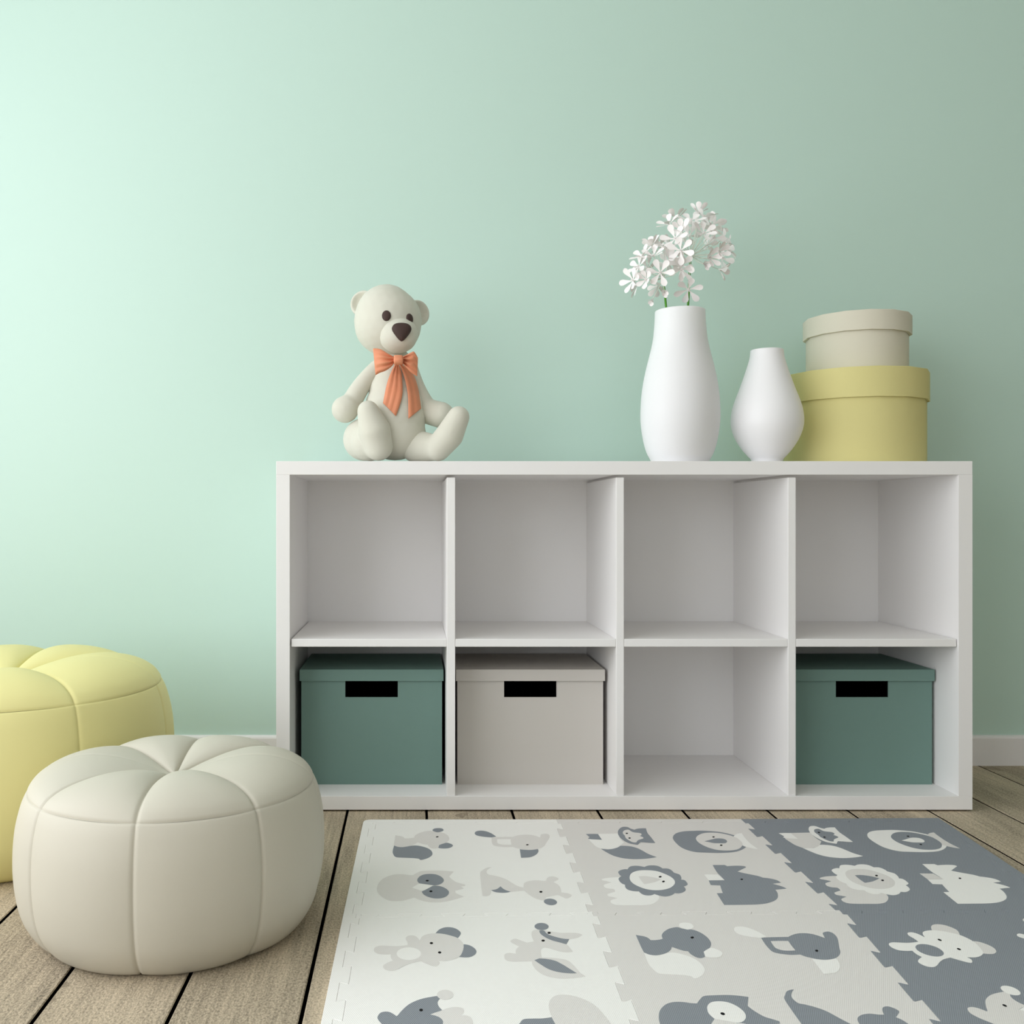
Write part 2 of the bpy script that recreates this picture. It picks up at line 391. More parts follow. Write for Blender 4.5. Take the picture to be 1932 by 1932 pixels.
 ('b', [(0.4237,1.9735),(0.4283,1.9844),(0.4348,1.9899),(0.4399,1.9891),(0.4431,1.9772),(0.4491,1.9725),(0.4566,1.9699),(0.4593,1.9639),(0.4568,1.9557),(0.4525,1.9522,1),(0.4574,1.9434),(0.4563,1.9364),(0.45,1.9313),(0.4427,1.9244),(0.4371,1.9125,1),(0.4301,1.9142),(0.4249,1.9261),(0.4222,1.9399),(0.4235,1.9539),(0.4225,1.9628)]),
 ('e', [(0.4329,1.9671),(0.4321,1.9651),(0.4309,1.9637),(0.4296,1.9632),(0.4285,1.9637),(0.4279,1.9651),(0.428,1.9671),(0.4287,1.9691),(0.4299,1.9705),(0.4313,1.971),(0.4324,1.9705),(0.433,1.9691)]),
 ('e', [(0.432,1.9382),(0.4312,1.9363),(0.4301,1.9349),(0.4287,1.9344),(0.4277,1.9349),(0.4271,1.9363),(0.4272,1.9382),(0.4279,1.9401),(0.4291,1.9415),(0.4304,1.942),(0.4315,1.9415),(0.4321,1.9401)]),
],
'bird': [
 ('m', [(0.5168,1.943),(0.5239,1.9596),(0.5347,1.9727),(0.5505,1.9811),(0.5697,1.9841),(0.5896,1.9849),(0.6115,1.9803),(0.6275,1.9727),(0.644,1.9559,1),(0.6493,1.9285),(0.6432,1.8862,1),(0.6333,1.8742),(0.6189,1.8624),(0.6018,1.8557),(0.5781,1.8534),(0.5556,1.8551),(0.5381,1.8581),(0.5251,1.8692),(0.5171,1.8862),(0.5143,1.9107),(0.5144,1.9285)]),
 ('a', [(0.6397,1.9485,1),(0.65,1.9634),(0.6631,1.9697,1),(0.6602,1.9467),(0.6587,1.9178),(0.6597,1.8966),(0.6629,1.8742,1),(0.6542,1.8777),(0.644,1.8869,1),(0.6397,1.8966),(0.6433,1.9178),(0.6433,1.9358)]),
 ('b', [(0.5612,1.9376),(0.5713,1.9559),(0.5861,1.969),(0.6031,1.9727),(0.62,1.9682),(0.6343,1.9559),(0.6433,1.9394),(0.6444,1.9142),(0.6397,1.8966),(0.6275,1.8777),(0.6128,1.8685),(0.596,1.8665),(0.5812,1.8709),(0.5698,1.8828),(0.5621,1.9001),(0.559,1.9178)]),
 ('m', [(0.5726,1.9196,1),(0.5842,1.9267),(0.599,1.9358),(0.61,1.9365),(0.6168,1.9314),(0.6175,1.9196),(0.6107,1.9089),(0.5998,1.9078),(0.5883,1.9089),(0.5805,1.9142)]),
 ('e', [(0.6011,1.9452),(0.6002,1.9434),(0.5988,1.9421),(0.5974,1.9416),(0.5963,1.9421),(0.5958,1.9434),(0.596,1.9452),(0.5969,1.9471),(0.5982,1.9484),(0.5997,1.9489),(0.6008,1.9484),(0.6013,1.9471)]),
 ('e', [(0.601,1.8963),(0.6,1.8944),(0.5987,1.893),(0.5973,1.8925),(0.5962,1.893),(0.5958,1.8944),(0.596,1.8963),(0.597,1.8982),(0.5983,1.8996),(0.5997,1.9001),(0.6008,1.8996),(0.6012,1.8982)]),
],
'lion': [
 ('a', [(0.7535,1.7348,1),(0.7439,1.7342),(0.7311,1.7317),(0.7191,1.7254),(0.7181,1.72),(0.7245,1.716),(0.7326,1.7092,1),(0.7242,1.7045),(0.7173,1.6984),(0.716,1.6878),(0.7214,1.6818),(0.7303,1.6788),(0.7299,1.667,1),(0.7204,1.6612),(0.7151,1.6568),(0.7147,1.6481),(0.7218,1.6438),(0.7282,1.6396,1),(0.7196,1.6339),(0.7144,1.6283),(0.7139,1.6185),(0.7196,1.6117),(0.7329,1.6097),(0.7492,1.6097),(0.7655,1.6097),(0.7797,1.6144),(0.7905,1.6255),(0.7976,1.6382),(0.8003,1.6502,1),(0.7955,1.6848,1)]),
 ('m', [(0.7741,1.7725,1),(0.782,1.7866),(0.7911,1.7906),(0.8001,1.7893),(0.8078,1.7849,1),(0.8169,1.7917),(0.827,1.7927),(0.8347,1.7883),(0.8391,1.7772,1),(0.8484,1.7765),(0.8528,1.7682),(0.8538,1.7567,1),(0.8579,1.7519),(0.8618,1.7454),(0.8606,1.7317),(0.8576,1.7228,1),(0.8636,1.7185),(0.8634,1.7018),(0.8591,1.6948),(0.8537,1.6914,1),(0.8534,1.6794),(0.8495,1.6694),(0.839,1.6606),(0.8301,1.6612,1),(0.8214,1.6513),(0.8102,1.6464),(0.8002,1.6507,1),(0.7946,1.6568,1),(0.7862,1.651),(0.7777,1.6519),(0.7729,1.6582),(0.7709,1.6685,1),(0.7614,1.67),(0.7539,1.6759),(0.7518,1.6863),(0.7538,1.6984,1),(0.7491,1.7061),(0.7476,1.7185),(0.7494,1.7295),(0.7559,1.739,1),(0.7541,1.747),(0.7549,1.76),(0.7603,1.7682),(0.769,1.7732)]),
 ('a', [(0.7732,1.7454),(0.7815,1.7584),(0.795,1.7672),(0.811,1.7682),(0.8254,1.7633),(0.8358,1.7502),(0.843,1.7358),(0.845,1.7185),(0.8403,1.7015),(0.8285,1.6848),(0.8139,1.6759),(0.7993,1.6738),(0.7859,1.6788),(0.7755,1.6908),(0.7687,1.7061),(0.7678,1.7247)]),
 ('b', [(0.7863,1.7374,1),(0.7976,1.739),(0.8106,1.7342),(0.8235,1.7232,1),(0.8058,1.7092),(0.7878,1.7015,1),(0.7863,1.7169)]),
 ('e', [(0.8263,1.7348),(0.8251,1.7331),(0.8236,1.732),(0.8223,1.732),(0.8215,1.733),(0.8214,1.7348),(0.8222,1.7368),(0.8234,1.7385),(0.8249,1.7396),(0.8262,1.7396),(0.827,1.7386),(0.8271,1.7368)]),
 ('e', [(0.8262,1.7122),(0.8249,1.7105),(0.8235,1.7095),(0.8222,1.7095),(0.8214,1.7105),(0.8214,1.7122),(0.8221,1.7141),(0.8233,1.7158),(0.8248,1.7168),(0.8261,1.7169),(0.8269,1.7159),(0.8269,1.7142)]),
],
'rhino': [
 ('m', [(0.9361,1.7943,1),(0.9474,1.7943),(0.9581,1.7943,1),(0.9613,1.7881,1),(0.9726,1.79),(0.9838,1.7904),(0.9921,1.7881),(0.9939,1.7828,1),(0.9709,1.761,1),(0.9796,1.7536),(0.9893,1.747),(0.9998,1.7397),(1.0059,1.7317,1),(1.0177,1.7271),(1.0262,1.7193),(1.0291,1.7077,1),(1.0125,1.7028,1),(1.0207,1.6948),(1.0257,1.688),(1.0284,1.6802,1),(1.0071,1.6754,1),(1.0055,1.6611),(0.9994,1.6431),(0.9906,1.6303),(0.9786,1.6208),(0.965,1.6145),(0.9471,1.6114),(0.9243,1.6105),(0.8987,1.6099,1),(0.9003,1.6351),(0.902,1.6601,1),(0.9125,1.6608,1),(0.9154,1.6778),(0.9189,1.6948,1),(0.903,1.6966,1),(0.9059,1.7182,1),(0.9341,1.7193,1),(0.9336,1.7353),(0.9326,1.7536),(0.934,1.7741)]),
 ('a', [(0.9064,1.747,1),(0.9307,1.7462,1),(0.9326,1.7335),(0.9343,1.7196,1),(0.9061,1.7186,1)]),
 ('e', [(0.9675,1.722),(0.9662,1.7206),(0.9649,1.7199),(0.9637,1.72),(0.963,1.721),(0.9631,1.7226),(0.9638,1.7243),(0.9651,1.7258),(0.9665,1.7265),(0.9676,1.7263),(0.9683,1.7253),(0.9682,1.7237)]),
],
'bear': [
 ('a', [(0.0335,1.4947,1),(0.0396,1.509),(0.0475,1.5166),(0.0565,1.5181),(0.0652,1.5135),(0.0712,1.5036),(0.0726,1.4941),(0.0675,1.4789,1),(0.0578,1.4853),(0.0454,1.4912)]),
 ('a', [(0.0751,1.4573,1),(0.0835,1.454),(0.0903,1.4442),(0.0926,1.4333),(0.0895,1.4225),(0.0825,1.4154),(0.0753,1.4138),(0.066,1.4154,1),(0.0708,1.432),(0.0734,1.4484)]),
 ('m', [(0.01,1.4723,1),(0.0139,1.4853),(0.0215,1.4926),(0.0329,1.4956),(0.0455,1.4935),(0.0578,1.4868),(0.0675,1.4781),(0.0736,1.4638),(0.0747,1.4498),(0.072,1.432),(0.0671,1.4172),(0.0583,1.408),(0.0474,1.4028),(0.0356,1.4033,1),(0.0375,1.395),(0.0328,1.3861),(0.027,1.3868),(0.0201,1.3925),(0.0107,1.402,1),(-0.0023,1.3963),(-0.0128,1.3874),(-0.022,1.3773),(-0.03,1.3723),(-0.0382,1.3743),(-0.0431,1.3836),(-0.041,1.3925),(-0.0295,1.4041,1),(-0.0327,1.4132),(-0.033,1.4244,1),(-0.0432,1.4239),(-0.0529,1.4266),(-0.0581,1.436),(-0.0567,1.447),(-0.0489,1.4526),(-0.0367,1.4517),(-0.0244,1.4512),(-0.0085,1.4545,1),(-0.0092,1.4652),(-0.0117,1.4766),(-0.0087,1.4859),(-0.0012,1.4882),(0.0051,1.4824),(0.0094,1.4703,1)]),
 ('b', [(0.011,1.4258),(0.0086,1.4155),(0.0021,1.4081),(-0.0067,1.4054),(-0.0155,1.4081),(-0.022,1.4155),(-0.0246,1.4258),(-0.0223,1.4362),(-0.0159,1.4439),(-0.0069,1.4467),(0.0022,1.4439),(0.0087,1.4362)]),
 ('e', [(0.0294,1.461),(0.0291,1.4591),(0.0281,1.4578),(0.0269,1.4573),(0.0257,1.4578),(0.0248,1.4591),(0.0245,1.461),(0.0249,1.4628),(0.0258,1.4641),(0.027,1.4646),(0.0283,1.4641),(0.0291,1.4628)]),
 ('e', [(0.0409,1.4295),(0.0405,1.4278),(0.0396,1.4265),(0.0384,1.426),(0.0372,1.4265),(0.0363,1.4278),(0.036,1.4295),(0.0364,1.4313),(0.0373,1.4326),(0.0386,1.433),(0.0398,1.4326),(0.0406,1.4313)]),
],
'skunk': [
 ('m', [(0.132,1.4172),(0.134,1.4252),(0.1403,1.4284),(0.1497,1.426,1),(0.1518,1.4401),(0.1571,1.4498,1),(0.1506,1.4582),(0.1459,1.4666),(0.1491,1.4738),(0.155,1.4766),(0.1619,1.4709),(0.1703,1.4629,1),(0.1813,1.4675,1),(0.1803,1.4795),(0.1808,1.4941),(0.184,1.5045),(0.1903,1.5096),(0.2002,1.5075),(0.2111,1.503),(0.2267,1.4977),(0.2394,1.4977),(0.2518,1.4965),(0.2586,1.4906,1),(0.252,1.4824),(0.2449,1.4775),(0.2352,1.4752,1),(0.2288,1.4582,1),(0.2315,1.4484),(0.2346,1.4325,1),(0.225,1.4306),(0.2146,1.4333),(0.2036,1.4415),(0.1945,1.4462,1),(0.1897,1.4415),(0.1872,1.432),(0.1863,1.4132,1),(0.1961,1.4132),(0.21,1.4106),(0.2211,1.4054),(0.2273,1.3925),(0.2338,1.3653,1),(0.2396,1.3558,1),(0.2274,1.3514),(0.2099,1.349),(0.1965,1.3507),(0.1838,1.3575),(0.175,1.3698),(0.1702,1.3874),(0.1702,1.4015,1),(0.1565,1.4007),(0.1423,1.4002),(0.1333,1.4054)]),
 ('a', [(0.1943,1.506,1),(0.2013,1.506),(0.2043,1.4956),(0.2102,1.4877),(0.2192,1.481),(0.2273,1.4766),(0.2358,1.4752,1),(0.2286,1.4573,1),(0.2191,1.4638),(0.209,1.4709),(0.2005,1.481),(0.1947,1.4941)]),
 ('a', [(0.2107,1.5196),(0.2082,1.5132),(0.2036,1.5088),(0.1979,1.5075),(0.1927,1.5097),(0.1894,1.5148),(0.1889,1.5214),(0.1913,1.5279),(0.196,1.5324),(0.2017,1.5338),(0.207,1.5315),(0.2102,1.5263)]),
 ('a', [(0.1742,1.4049,1),(0.182,1.4106,1),(0.193,1.4085),(0.2041,1.4028),(0.213,1.3912),(0.2213,1.3773),(0.2287,1.3648,1),(0.217,1.3648),(0.2048,1.3678),(0.1921,1.376),(0.1833,1.3886)]),
 ('e', [(0.2109,1.4971),(0.2103,1.4953),(0.2092,1.494),(0.2078,1.4935),(0.2066,1.494),(0.2059,1.4953),(0.2058,1.4971),(0.2064,1.4989),(0.2075,1.5002),(0.2088,1.5006),(0.21,1.5002),(0.2108,1.4989)]),
 ('e', [(0.198,1.4698),(0.1974,1.468),(0.1963,1.4668),(0.195,1.4663),(0.1938,1.4668),(0.1931,1.468),(0.193,1.4698),(0.1936,1.4715),(0.1946,1.4727),(0.1959,1.4732),(0.1971,1.4727),(0.1979,1.4715)]),
],
'chick': [
 ('a', [(-0.0459,1.2448),(-0.0423,1.2562),(-0.035,1.2593),(-0.0285,1.2562),(-0.022,1.2479,1),(-0.02,1.2499,1),(-0.0148,1.2624),(-0.0064,1.2774),(0.0044,1.2882),(0.0154,1.2948),(0.0314,1.3004,1),(0.0352,1.2926,1),(0.032,1.2839),(0.0329,1.2731),(0.0376,1.2624,1),(0.0287,1.2572),(0.0217,1.252,1),(0.0296,1.2479),(0.0357,1.2417),(0.0376,1.2336),(0.0351,1.2217),(0.0296,1.2061),(0.0041,1.1985),(-0.0213,1.2061),(-0.035,1.2217),(-0.0426,1.2336)]),
 ('m', [(0.0217,1.2516,1),(0.0341,1.2603),(0.0461,1.2688),(0.0559,1.2709),(0.0643,1.2677),(0.0651,1.2582),(0.0612,1.2495,1),(0.0706,1.2479),(0.0748,1.2377),(0.0723,1.2217),(0.0553,1.2119),(0.039,1.2139),(0.0362,1.2237,1),(0.0376,1.2336),(0.0352,1.2417),(0.0296,1.2479)]),
 ('m', [(0.0534,1.3033),(0.0517,1.2966),(0.0475,1.2917),(0.042,1.29),(0.0366,1.2917),(0.0327,1.2966),(0.0314,1.3033),(0.0331,1.3101),(0.0373,1.3151),(0.0429,1.3169),(0.0484,1.3151),(0.0522,1.3101)]),
 ('e', [(0.0123,1.2629),(0.012,1.2612),(0.0111,1.26),(0.01,1.2595),(0.0088,1.26),(0.008,1.2612),(0.0077,1.2629),(0.008,1.2646),(0.0088,1.2658),(0.01,1.2662),(0.0112,1.2658),(0.012,1.2646)]),
],
'snail': [
 ('a', [(0.1237,1.2178),(0.1331,1.2286),(0.1396,1.2397),(0.1513,1.2417),(0.1639,1.2421),(0.1775,1.2454,1),(0.1798,1.2286),(0.1804,1.2119),(0.1652,1.191),(0.1451,1.191),(0.1278,1.1985)]),
 ('m', [(0.1769,1.2752),(0.1826,1.2926),(0.1905,1.3015),(0.2018,1.3037),(0.2153,1.2993),(0.2287,1.2882),(0.2379,1.2731),(0.2438,1.2541),(0.2487,1.2257),(0.2462,1.1985),(0.2334,1.1798),(0.2029,1.1762),(0.1853,1.191),(0.1798,1.2217),(0.1763,1.2479)]),
],
}
TILE_PRINTS = {'11': [('squirrel', -0.3758, 0.4657), ('elephant', -0.3717, 0.4638), ('owl', 0, 0), ('giraffe', 0, 0)], '12': [('fox', 0, 0), ('bird', 0, 0), ('lion', -0.3864, -0.0056), ('rhino', -0.3872, -0.0049)], '13': [('fox', 0.3898, 0.0057), ('bird', 0.3904, 0.0045), ('lion', 0, 0), ('rhino', 0, 0)], '21': [('bear', 0, 0), ('skunk', 0, 0), ('chick', 0, 0), ('snail', 0, 0)], '22': [('squirrel', 0, 0), ('elephant', 0, 0), ('owl', 0.3731, -0.4584), ('giraffe', 0.3714, -0.4601)], '23': [('bear', 0.7673, 0.0111), ('skunk', 0.7745, 0.0184), ('chick', 0.7627, 0.0117)]}

# ------------------------------------------------------------------ the room
WALL_Y = 2.563
XL, XR, YB, ZC = -1.80, 4.4, -2.6, 2.75
S = dict(kind='structure')

def wall_with_opening(name, axis, pos, thick, span, hole, mat):
    """a wall of thickness `thick` outside `pos` with one rectangular opening (a0,a1,z0,z1) or none"""
    bm = bmesh.new()
    def slab(a0, a1, z0, z1):
        if a1 - a0 < 1e-4 or z1 - z0 < 1e-4: return
        m = bmesh.ops.create_cube(bm, size=1)['verts']
        p0, p1 = sorted((pos, pos + thick))
        for v in m:
            a = a0 + (v.co.x + .5) * (a1 - a0); t = p0 + (v.co.y + .5) * (p1 - p0); z = z0 + (v.co.z + .5) * (z1 - z0)
            v.co = (a, t, z) if axis == 'x' else (t, a, z)
    a0, a1 = span
    if hole:
        h0, h1, z0, z1 = hole
        slab(a0, h0, 0, ZC); slab(h1, a1, 0, ZC); slab(h0, h1, 0, z0); slab(h0, h1, z1, ZC)
    else:
        slab(a0, a1, 0, ZC)
    return tag(from_bm(name, bm, mat), **S)

wall_with_opening('wall_back', 'x', WALL_Y, 0.12, (XL - .12, XR + .12), None, M['wall'])
WIN = W_LEFT
wall_with_opening('wall_left', 'y', XL, -0.12, (YB, WALL_Y), WIN, M['white_wall'])
wall_with_opening('wall_right', 'y', XR, 0.12, (YB, WALL_Y), None, M['white_wall'])
WIN_FILL = W_FILL
wall_with_opening('wall_front', 'x', YB, -0.12, (XL - .12, XR + .12), WIN_FILL, M['white_wall'])
tag(box('ceiling', (XL - .12, YB - .12, ZC), (XR + .12, WALL_Y + .12, ZC + .1), M['ceiling'], None, 0), **S)

def window(name, axis, pos, hole, mid):
    bm = bmesh.new()
    a0, a1, z0, z1 = hole
    w = 0.05
    bars = [(a0, a0 + w, z0, z1), (a1 - w, a1, z0, z1), (a0, a1, z0, z0 + w), (a0, a1, z1 - w, z1), ((a0 + a1) / 2 - .02, (a0 + a1) / 2 + .02, z0, z1)]
    for b0, b1, y0, y1 in bars:
        m = bmesh.ops.create_cube(bm, size=1)['verts']
        for v in m:
            a = b0 + (v.co.x + .5) * (b1 - b0); t = pos + v.co.y * .05; z = y0 + (v.co.z + .5) * (y1 - y0)
            v.co = (a, t, z) if axis == 'x' else (t, a, z)
    return tag(from_bm(name, bm, M['trim']), **S)
window('window_1', 'y', XL - .09, WIN, True)
window('added_fill_window', 'x', YB - .09, WIN_FILL, True)  # unseen frame around the opening added for fill

# floor: boards run away from the camera, board sides and subfloor painted near black as gap shade
def build_floor():
    edges = [-.664, -.492, -.318, -.146, .029, .218, .408, .597, .785, .963, .1142e1, 1.296, 1.479]
    while edges[0] > XL - .1: edges.insert(0, edges[0] - .172)
    while edges[-1] < XR + .1: edges.append(edges[-1] + .176)
    bm = bmesh.new()
    lay = bm.verts.layers.float_color.new('board')
    rnd = random.Random(3)
    g = 0.0027
    for x0, x1 in zip(edges, edges[1:]):
        joints = [YB - .1, WALL_Y + .1]
        j = rnd.uniform(-1.2, 0.6)
        joints = [YB - .1, j, WALL_Y + .1]
        for y0, y1 in zip(joints, joints[1:]):
            r = bmesh.ops.create_cube(bm, size=1)
            val = rnd.random(); v2 = rnd.random()
            vs = r['verts']
            for v in vs:
                v.co = Vector((x0 + g + (v.co.x + .5) * (x1 - x0 - 2 * g), y0 + .001 + (v.co.y + .5) * (y1 - y0 - .002), -.018 + (v.co.z + .5) * .018))
            top = [e for e in {e for v in vs for e in v.link_edges} if all(q.co.z > -1e-4 for q in e.verts)]
            nb = bmesh.ops.bevel(bm, geom=top, offset=0.0016, segments=1, affect='EDGES')
            for v in {v for f in nb['faces'] for v in f.verts} | {v for v in vs if v.is_valid}:
                v[lay] = (val, v2, 0, 1)
    nf = len(bm.faces)
    m = bmesh.ops.create_cube(bm, size=1)['verts']
    for v in m:
        v.co = Vector((XL - .1 + (v.co.x + .5) * (XR - XL + .2), YB - .1 + (v.co.y + .5) * (WALL_Y - YB + .2), -.06 + (v.co.z + .5) * .046))
    bmesh.ops.recalc_face_normals(bm, faces=bm.faces)
    me = bpy.data.meshes.new('floor')
    bm.faces.ensure_lookup_table()
    for i, f in enumerate(bm.faces): f.material_index = 1 if i >= nf or f.normal.z < .3 else 0  # upright board faces go black too, painting shade into the gaps
    bm.to_mesh(me); bm.free()
    me.materials.append(M['wood']); me.materials.append(M['gap'])
    tag(link('floor', me, smooth=False), **S)
build_floor()

def baseboard():
    prof = [(0, 0), (-.014, 0), (-.014, .071), (-.0125, .0745), (-.009, .077), (0, .078)]
    V = []
    for x in (XL, XR):
        V += [(x, WALL_Y + y, z) for y, z in prof]
    n = len(prof)
    F = [(i, i + 1, n + i + 1, n + i) for i in range(n - 1)] + [tuple(range(n))[::-1], tuple(range(n, 2 * n)), (0, n, 2 * n - 1, n - 1)]
    bm = bmesh.new(); vs = [bm.verts.new(v) for v in V]
    for f in F: bm.faces.new([vs[i] for i in f])
    tag(from_bm('baseboard_back', bm, M['trim']), **S)
baseboard()

# ------------------------------------------------------------------ cube shelf
FY = 2.153                       # front face of the shelf
k = FY / FPX
X0, X1 = (521 - VX) * k, (1835 - VX) * k
ZB, ZT = 0.004, CAM_H + (VY - 870) * k
t_out = 0.0300
DEP = WALL_Y - .016 - FY
shelf = empty('cube_shelf', ((X0 + X1) / 2, FY + DEP / 2, 0))
tag(shelf, 'white eight-compartment cube shelf standing against the mint wall', 'shelf')
BY = FY + DEP
box('top_panel', (X0, FY, ZT - t_out), (X1, BY, ZT), M['shelf'], shelf, .0007)
box('bottom_panel', (X0, FY, ZB), (X1, BY, ZB + t_out), M['shelf'], shelf, .0007)
box('side_panel', (X0, FY, ZB + t_out), (X0 + t_out, BY, ZT - t_out), M['shelf'], shelf, .0004)
box('side_panel', (X1 - t_out - .001, FY, ZB + t_out), (X1, BY, ZT - t_out), M['shelf'], shelf, .0004)
ZI0, ZI1 = ZB + t_out, ZT - t_out
box('back_panel', (X0 + t_out, BY - .022, ZI0), (X1 - t_out - .001, BY - .010, ZI1), M['shelf'], shelf, 0)
divs = [((a - VX) * k, (b - VX) * k) for a, b in ((843, 859), (1163, 1178), (1488, 1503))]
SZ0, SZ1 = CAM_H - (1221 - VY) * k, CAM_H - (1206 - VY) * k
for a, b in divs:
    box('divider', (a, FY + .004, ZI0), (b, BY - .022, ZI1 - .006), M['shelf'], shelf, .0010)
cells = [X0 + t_out] + [v for d in divs for v in d] + [X1 - t_out - .001]
for i in range(4):
    a, b = cells[2 * i], cells[2 * i + 1]
    if i == 0: a += .003
    if i == 3: b -= .002
    box('shelf_board', (a, FY + .0045, SZ0), (b, BY - .022, SZ1), M['shelf'], shelf, .0015)
for sx in (X0 + .05, (X0 + X1) / 2, X1 - .05):
    for sy in (FY + .05, BY - .05):
        lathe('foot', [(0, 0), (.02, 0), (.02, ZB), (0, ZB)], M['black'], shelf, Vector((sx, sy, 0)) - shelf.location, 20, False)

# ------------------------------------------------------------------ storage boxes in the lower row
def storage_box(xl, xr, hole_c, mat, label):
    """hollow card box with a slot handle and an overhanging lid"""
    fy, by = 2.248, 2.500
    z0 = ZI0
    root = empty('storage_box', ((xl + xr) / 2, (fy + by) / 2, z0))
    tag(root, label, 'box', 'lidded storage boxes in the lower compartments')
    o = root.location
    zt = CAM_H - (1284 - VY) * fy / FPX          # underside of the lid rim
    hz1, hz0 = zt + .001, CAM_H - (1315.5 - VY) * fy / FPX
    hx0, hx1 = hole_c - .0605, hole_c + .0605
    ztop = zt + .024
    # body: outer walls with a slot cut in the front
    bm = bmesh.new()
    th = .003
    def quad(*p): bm.faces.new([bm.verts.new(Vector(q) - o) for q in p])
    xs = [xl, hx0, hx1, xr]; zs = [z0, hz0, hz1, ztop]
    for i in range(3):
        for j in range(3):
            if i == 1 and j == 1: continue
            quad((xs[i], fy, zs[j]), (xs[i + 1], fy, zs[j]), (xs[i + 1], fy, zs[j + 1]), (xs[i], fy, zs[j + 1]))
    # slot reveal
    quad((hx0, fy, hz0), (hx1, fy, hz0), (hx1, fy + th, hz0), (hx0, fy + th, hz0))
    quad((hx0, fy, hz1), (hx0, fy + th, hz1), (hx1, fy + th, hz1), (hx1, fy, hz1))
    quad((hx0, fy, hz0), (hx0, fy + th, hz0), (hx0, fy + th, hz1), (hx0, fy, hz1))
    quad((hx1, fy, hz0), (hx1, fy, hz1), (hx1, fy + th, hz1), (hx1, fy + th, hz0))
    quad((xl, fy, z0), (xl, fy, ztop), (xl, by, ztop), (xl, by, z0))
    quad((xr, fy, z0), (xr, by, z0), (xr, by, ztop), (xr, fy, ztop))
    quad((xl, by, z0), (xl, by, ztop), (xr, by, ztop), (xr, by, z0))
    quad((xl, fy, z0), (xl, by, z0), (xr, by, z0), (xr, fy, z0))
    bmesh.ops.remove_doubles(bm, verts=bm.verts, dist=1e-5)
    from_bm('body', bm, mat, root)
    # near-black inner shell: the shade inside the slot, put into the colour
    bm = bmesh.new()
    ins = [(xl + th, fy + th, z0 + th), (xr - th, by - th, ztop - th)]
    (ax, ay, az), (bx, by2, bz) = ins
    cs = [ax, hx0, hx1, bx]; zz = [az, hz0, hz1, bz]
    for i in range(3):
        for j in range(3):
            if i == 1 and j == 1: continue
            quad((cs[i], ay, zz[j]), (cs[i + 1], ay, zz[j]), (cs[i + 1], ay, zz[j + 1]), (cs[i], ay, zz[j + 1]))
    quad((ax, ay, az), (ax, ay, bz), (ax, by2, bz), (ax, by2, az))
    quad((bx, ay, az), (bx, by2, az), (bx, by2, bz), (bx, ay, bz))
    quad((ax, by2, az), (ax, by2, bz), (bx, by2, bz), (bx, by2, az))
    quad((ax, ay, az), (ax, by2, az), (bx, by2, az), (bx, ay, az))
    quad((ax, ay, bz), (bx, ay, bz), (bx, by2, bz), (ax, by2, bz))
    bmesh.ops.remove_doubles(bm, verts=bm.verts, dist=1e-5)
    li = from_bm('slot_shade', bm, M['black'], root)
    li['label'] = 'shade inside the handle slot, painted black'
    # lid: top plate and four rims hanging over the body
    bm = bmesh.new()
    e = .0034; d = .0022
    lx0, lx1, ly0, ly1 = xl - e, xr + e, fy - .0062, by + e
    lz0, lz1 = zt, ztop + .0022
    def cube(p, q):
        m = bmesh.ops.create_cube(bm, size=1)['verts']
        for v in m:
            v.co = Vector((p[0] + (v.co.x + .5) * (q[0] - p[0]), p[1] + (v.co.y + .5) * (q[1] - p[1]), p[2] + (v.co.z + .5) * (q[2] - p[2]))) - o
        return m
    out = [(lx0, ly0), (lx1, ly0), (lx1, ly1), (lx0, ly1)]
    inn = [(lx0 + d, ly0 + d), (lx1 - d, ly0 + d), (lx1 - d, ly1 - d), (lx0 + d, ly1 - d)]
    VO = [bm.verts.new(Vector((x, y, lz0)) - o) for x, y in out]; VT = [bm.verts.new(Vector((x, y, lz1)) - o) for x, y in out]
    VI = [bm.verts.new(Vector((x, y, lz0)) - o) for x, y in inn]; VU = [bm.verts.new(Vector((x, y, lz1 - .002)) - o) for x, y in inn]
    for i in range(4):
        j = (i + 1) % 4
        bm.faces.new((VO[i], VO[j], VT[j], VT[i])); bm.faces.new((VI[j], VI[i], VU[i], VU[j])); bm.faces.new((VO[j], VO[i], VI[i], VI[j]))
    bm.faces.new(VT); bm.faces.new(VU[::-1])
    ed = [x for x in bm.edges if all(v in VT for v in x.verts) or (x.verts[0] in VO and x.verts[1] in VT) or (x.verts[1] in VO and x.verts[0] in VT)]
    bmesh.ops.bevel(bm, geom=ed, offset=.0008, segments=2, affect='EDGES')
    from_bm('lid', bm, mat, root)
    return root

kb = 2.248 / FPX
storage_box((568.5 - VX) * kb, (834 - VX) * kb, (701 - VX) * kb, M['teal'], 'teal lidded storage box in the lower left corner compartment, beside the ivory pouf')
storage_box((863 - VX) * kb, (1138 - VX) * kb, (1000.5 - VX) * kb, M['grey_card'], 'pale grey lidded storage box in the lower row of the shelf')
storage_box((1493 - VX) * kb, (1758.5 - VX) * kb, (1626.5 - VX) * kb, M['teal'], 'teal lidded storage box in the far right lower compartment')

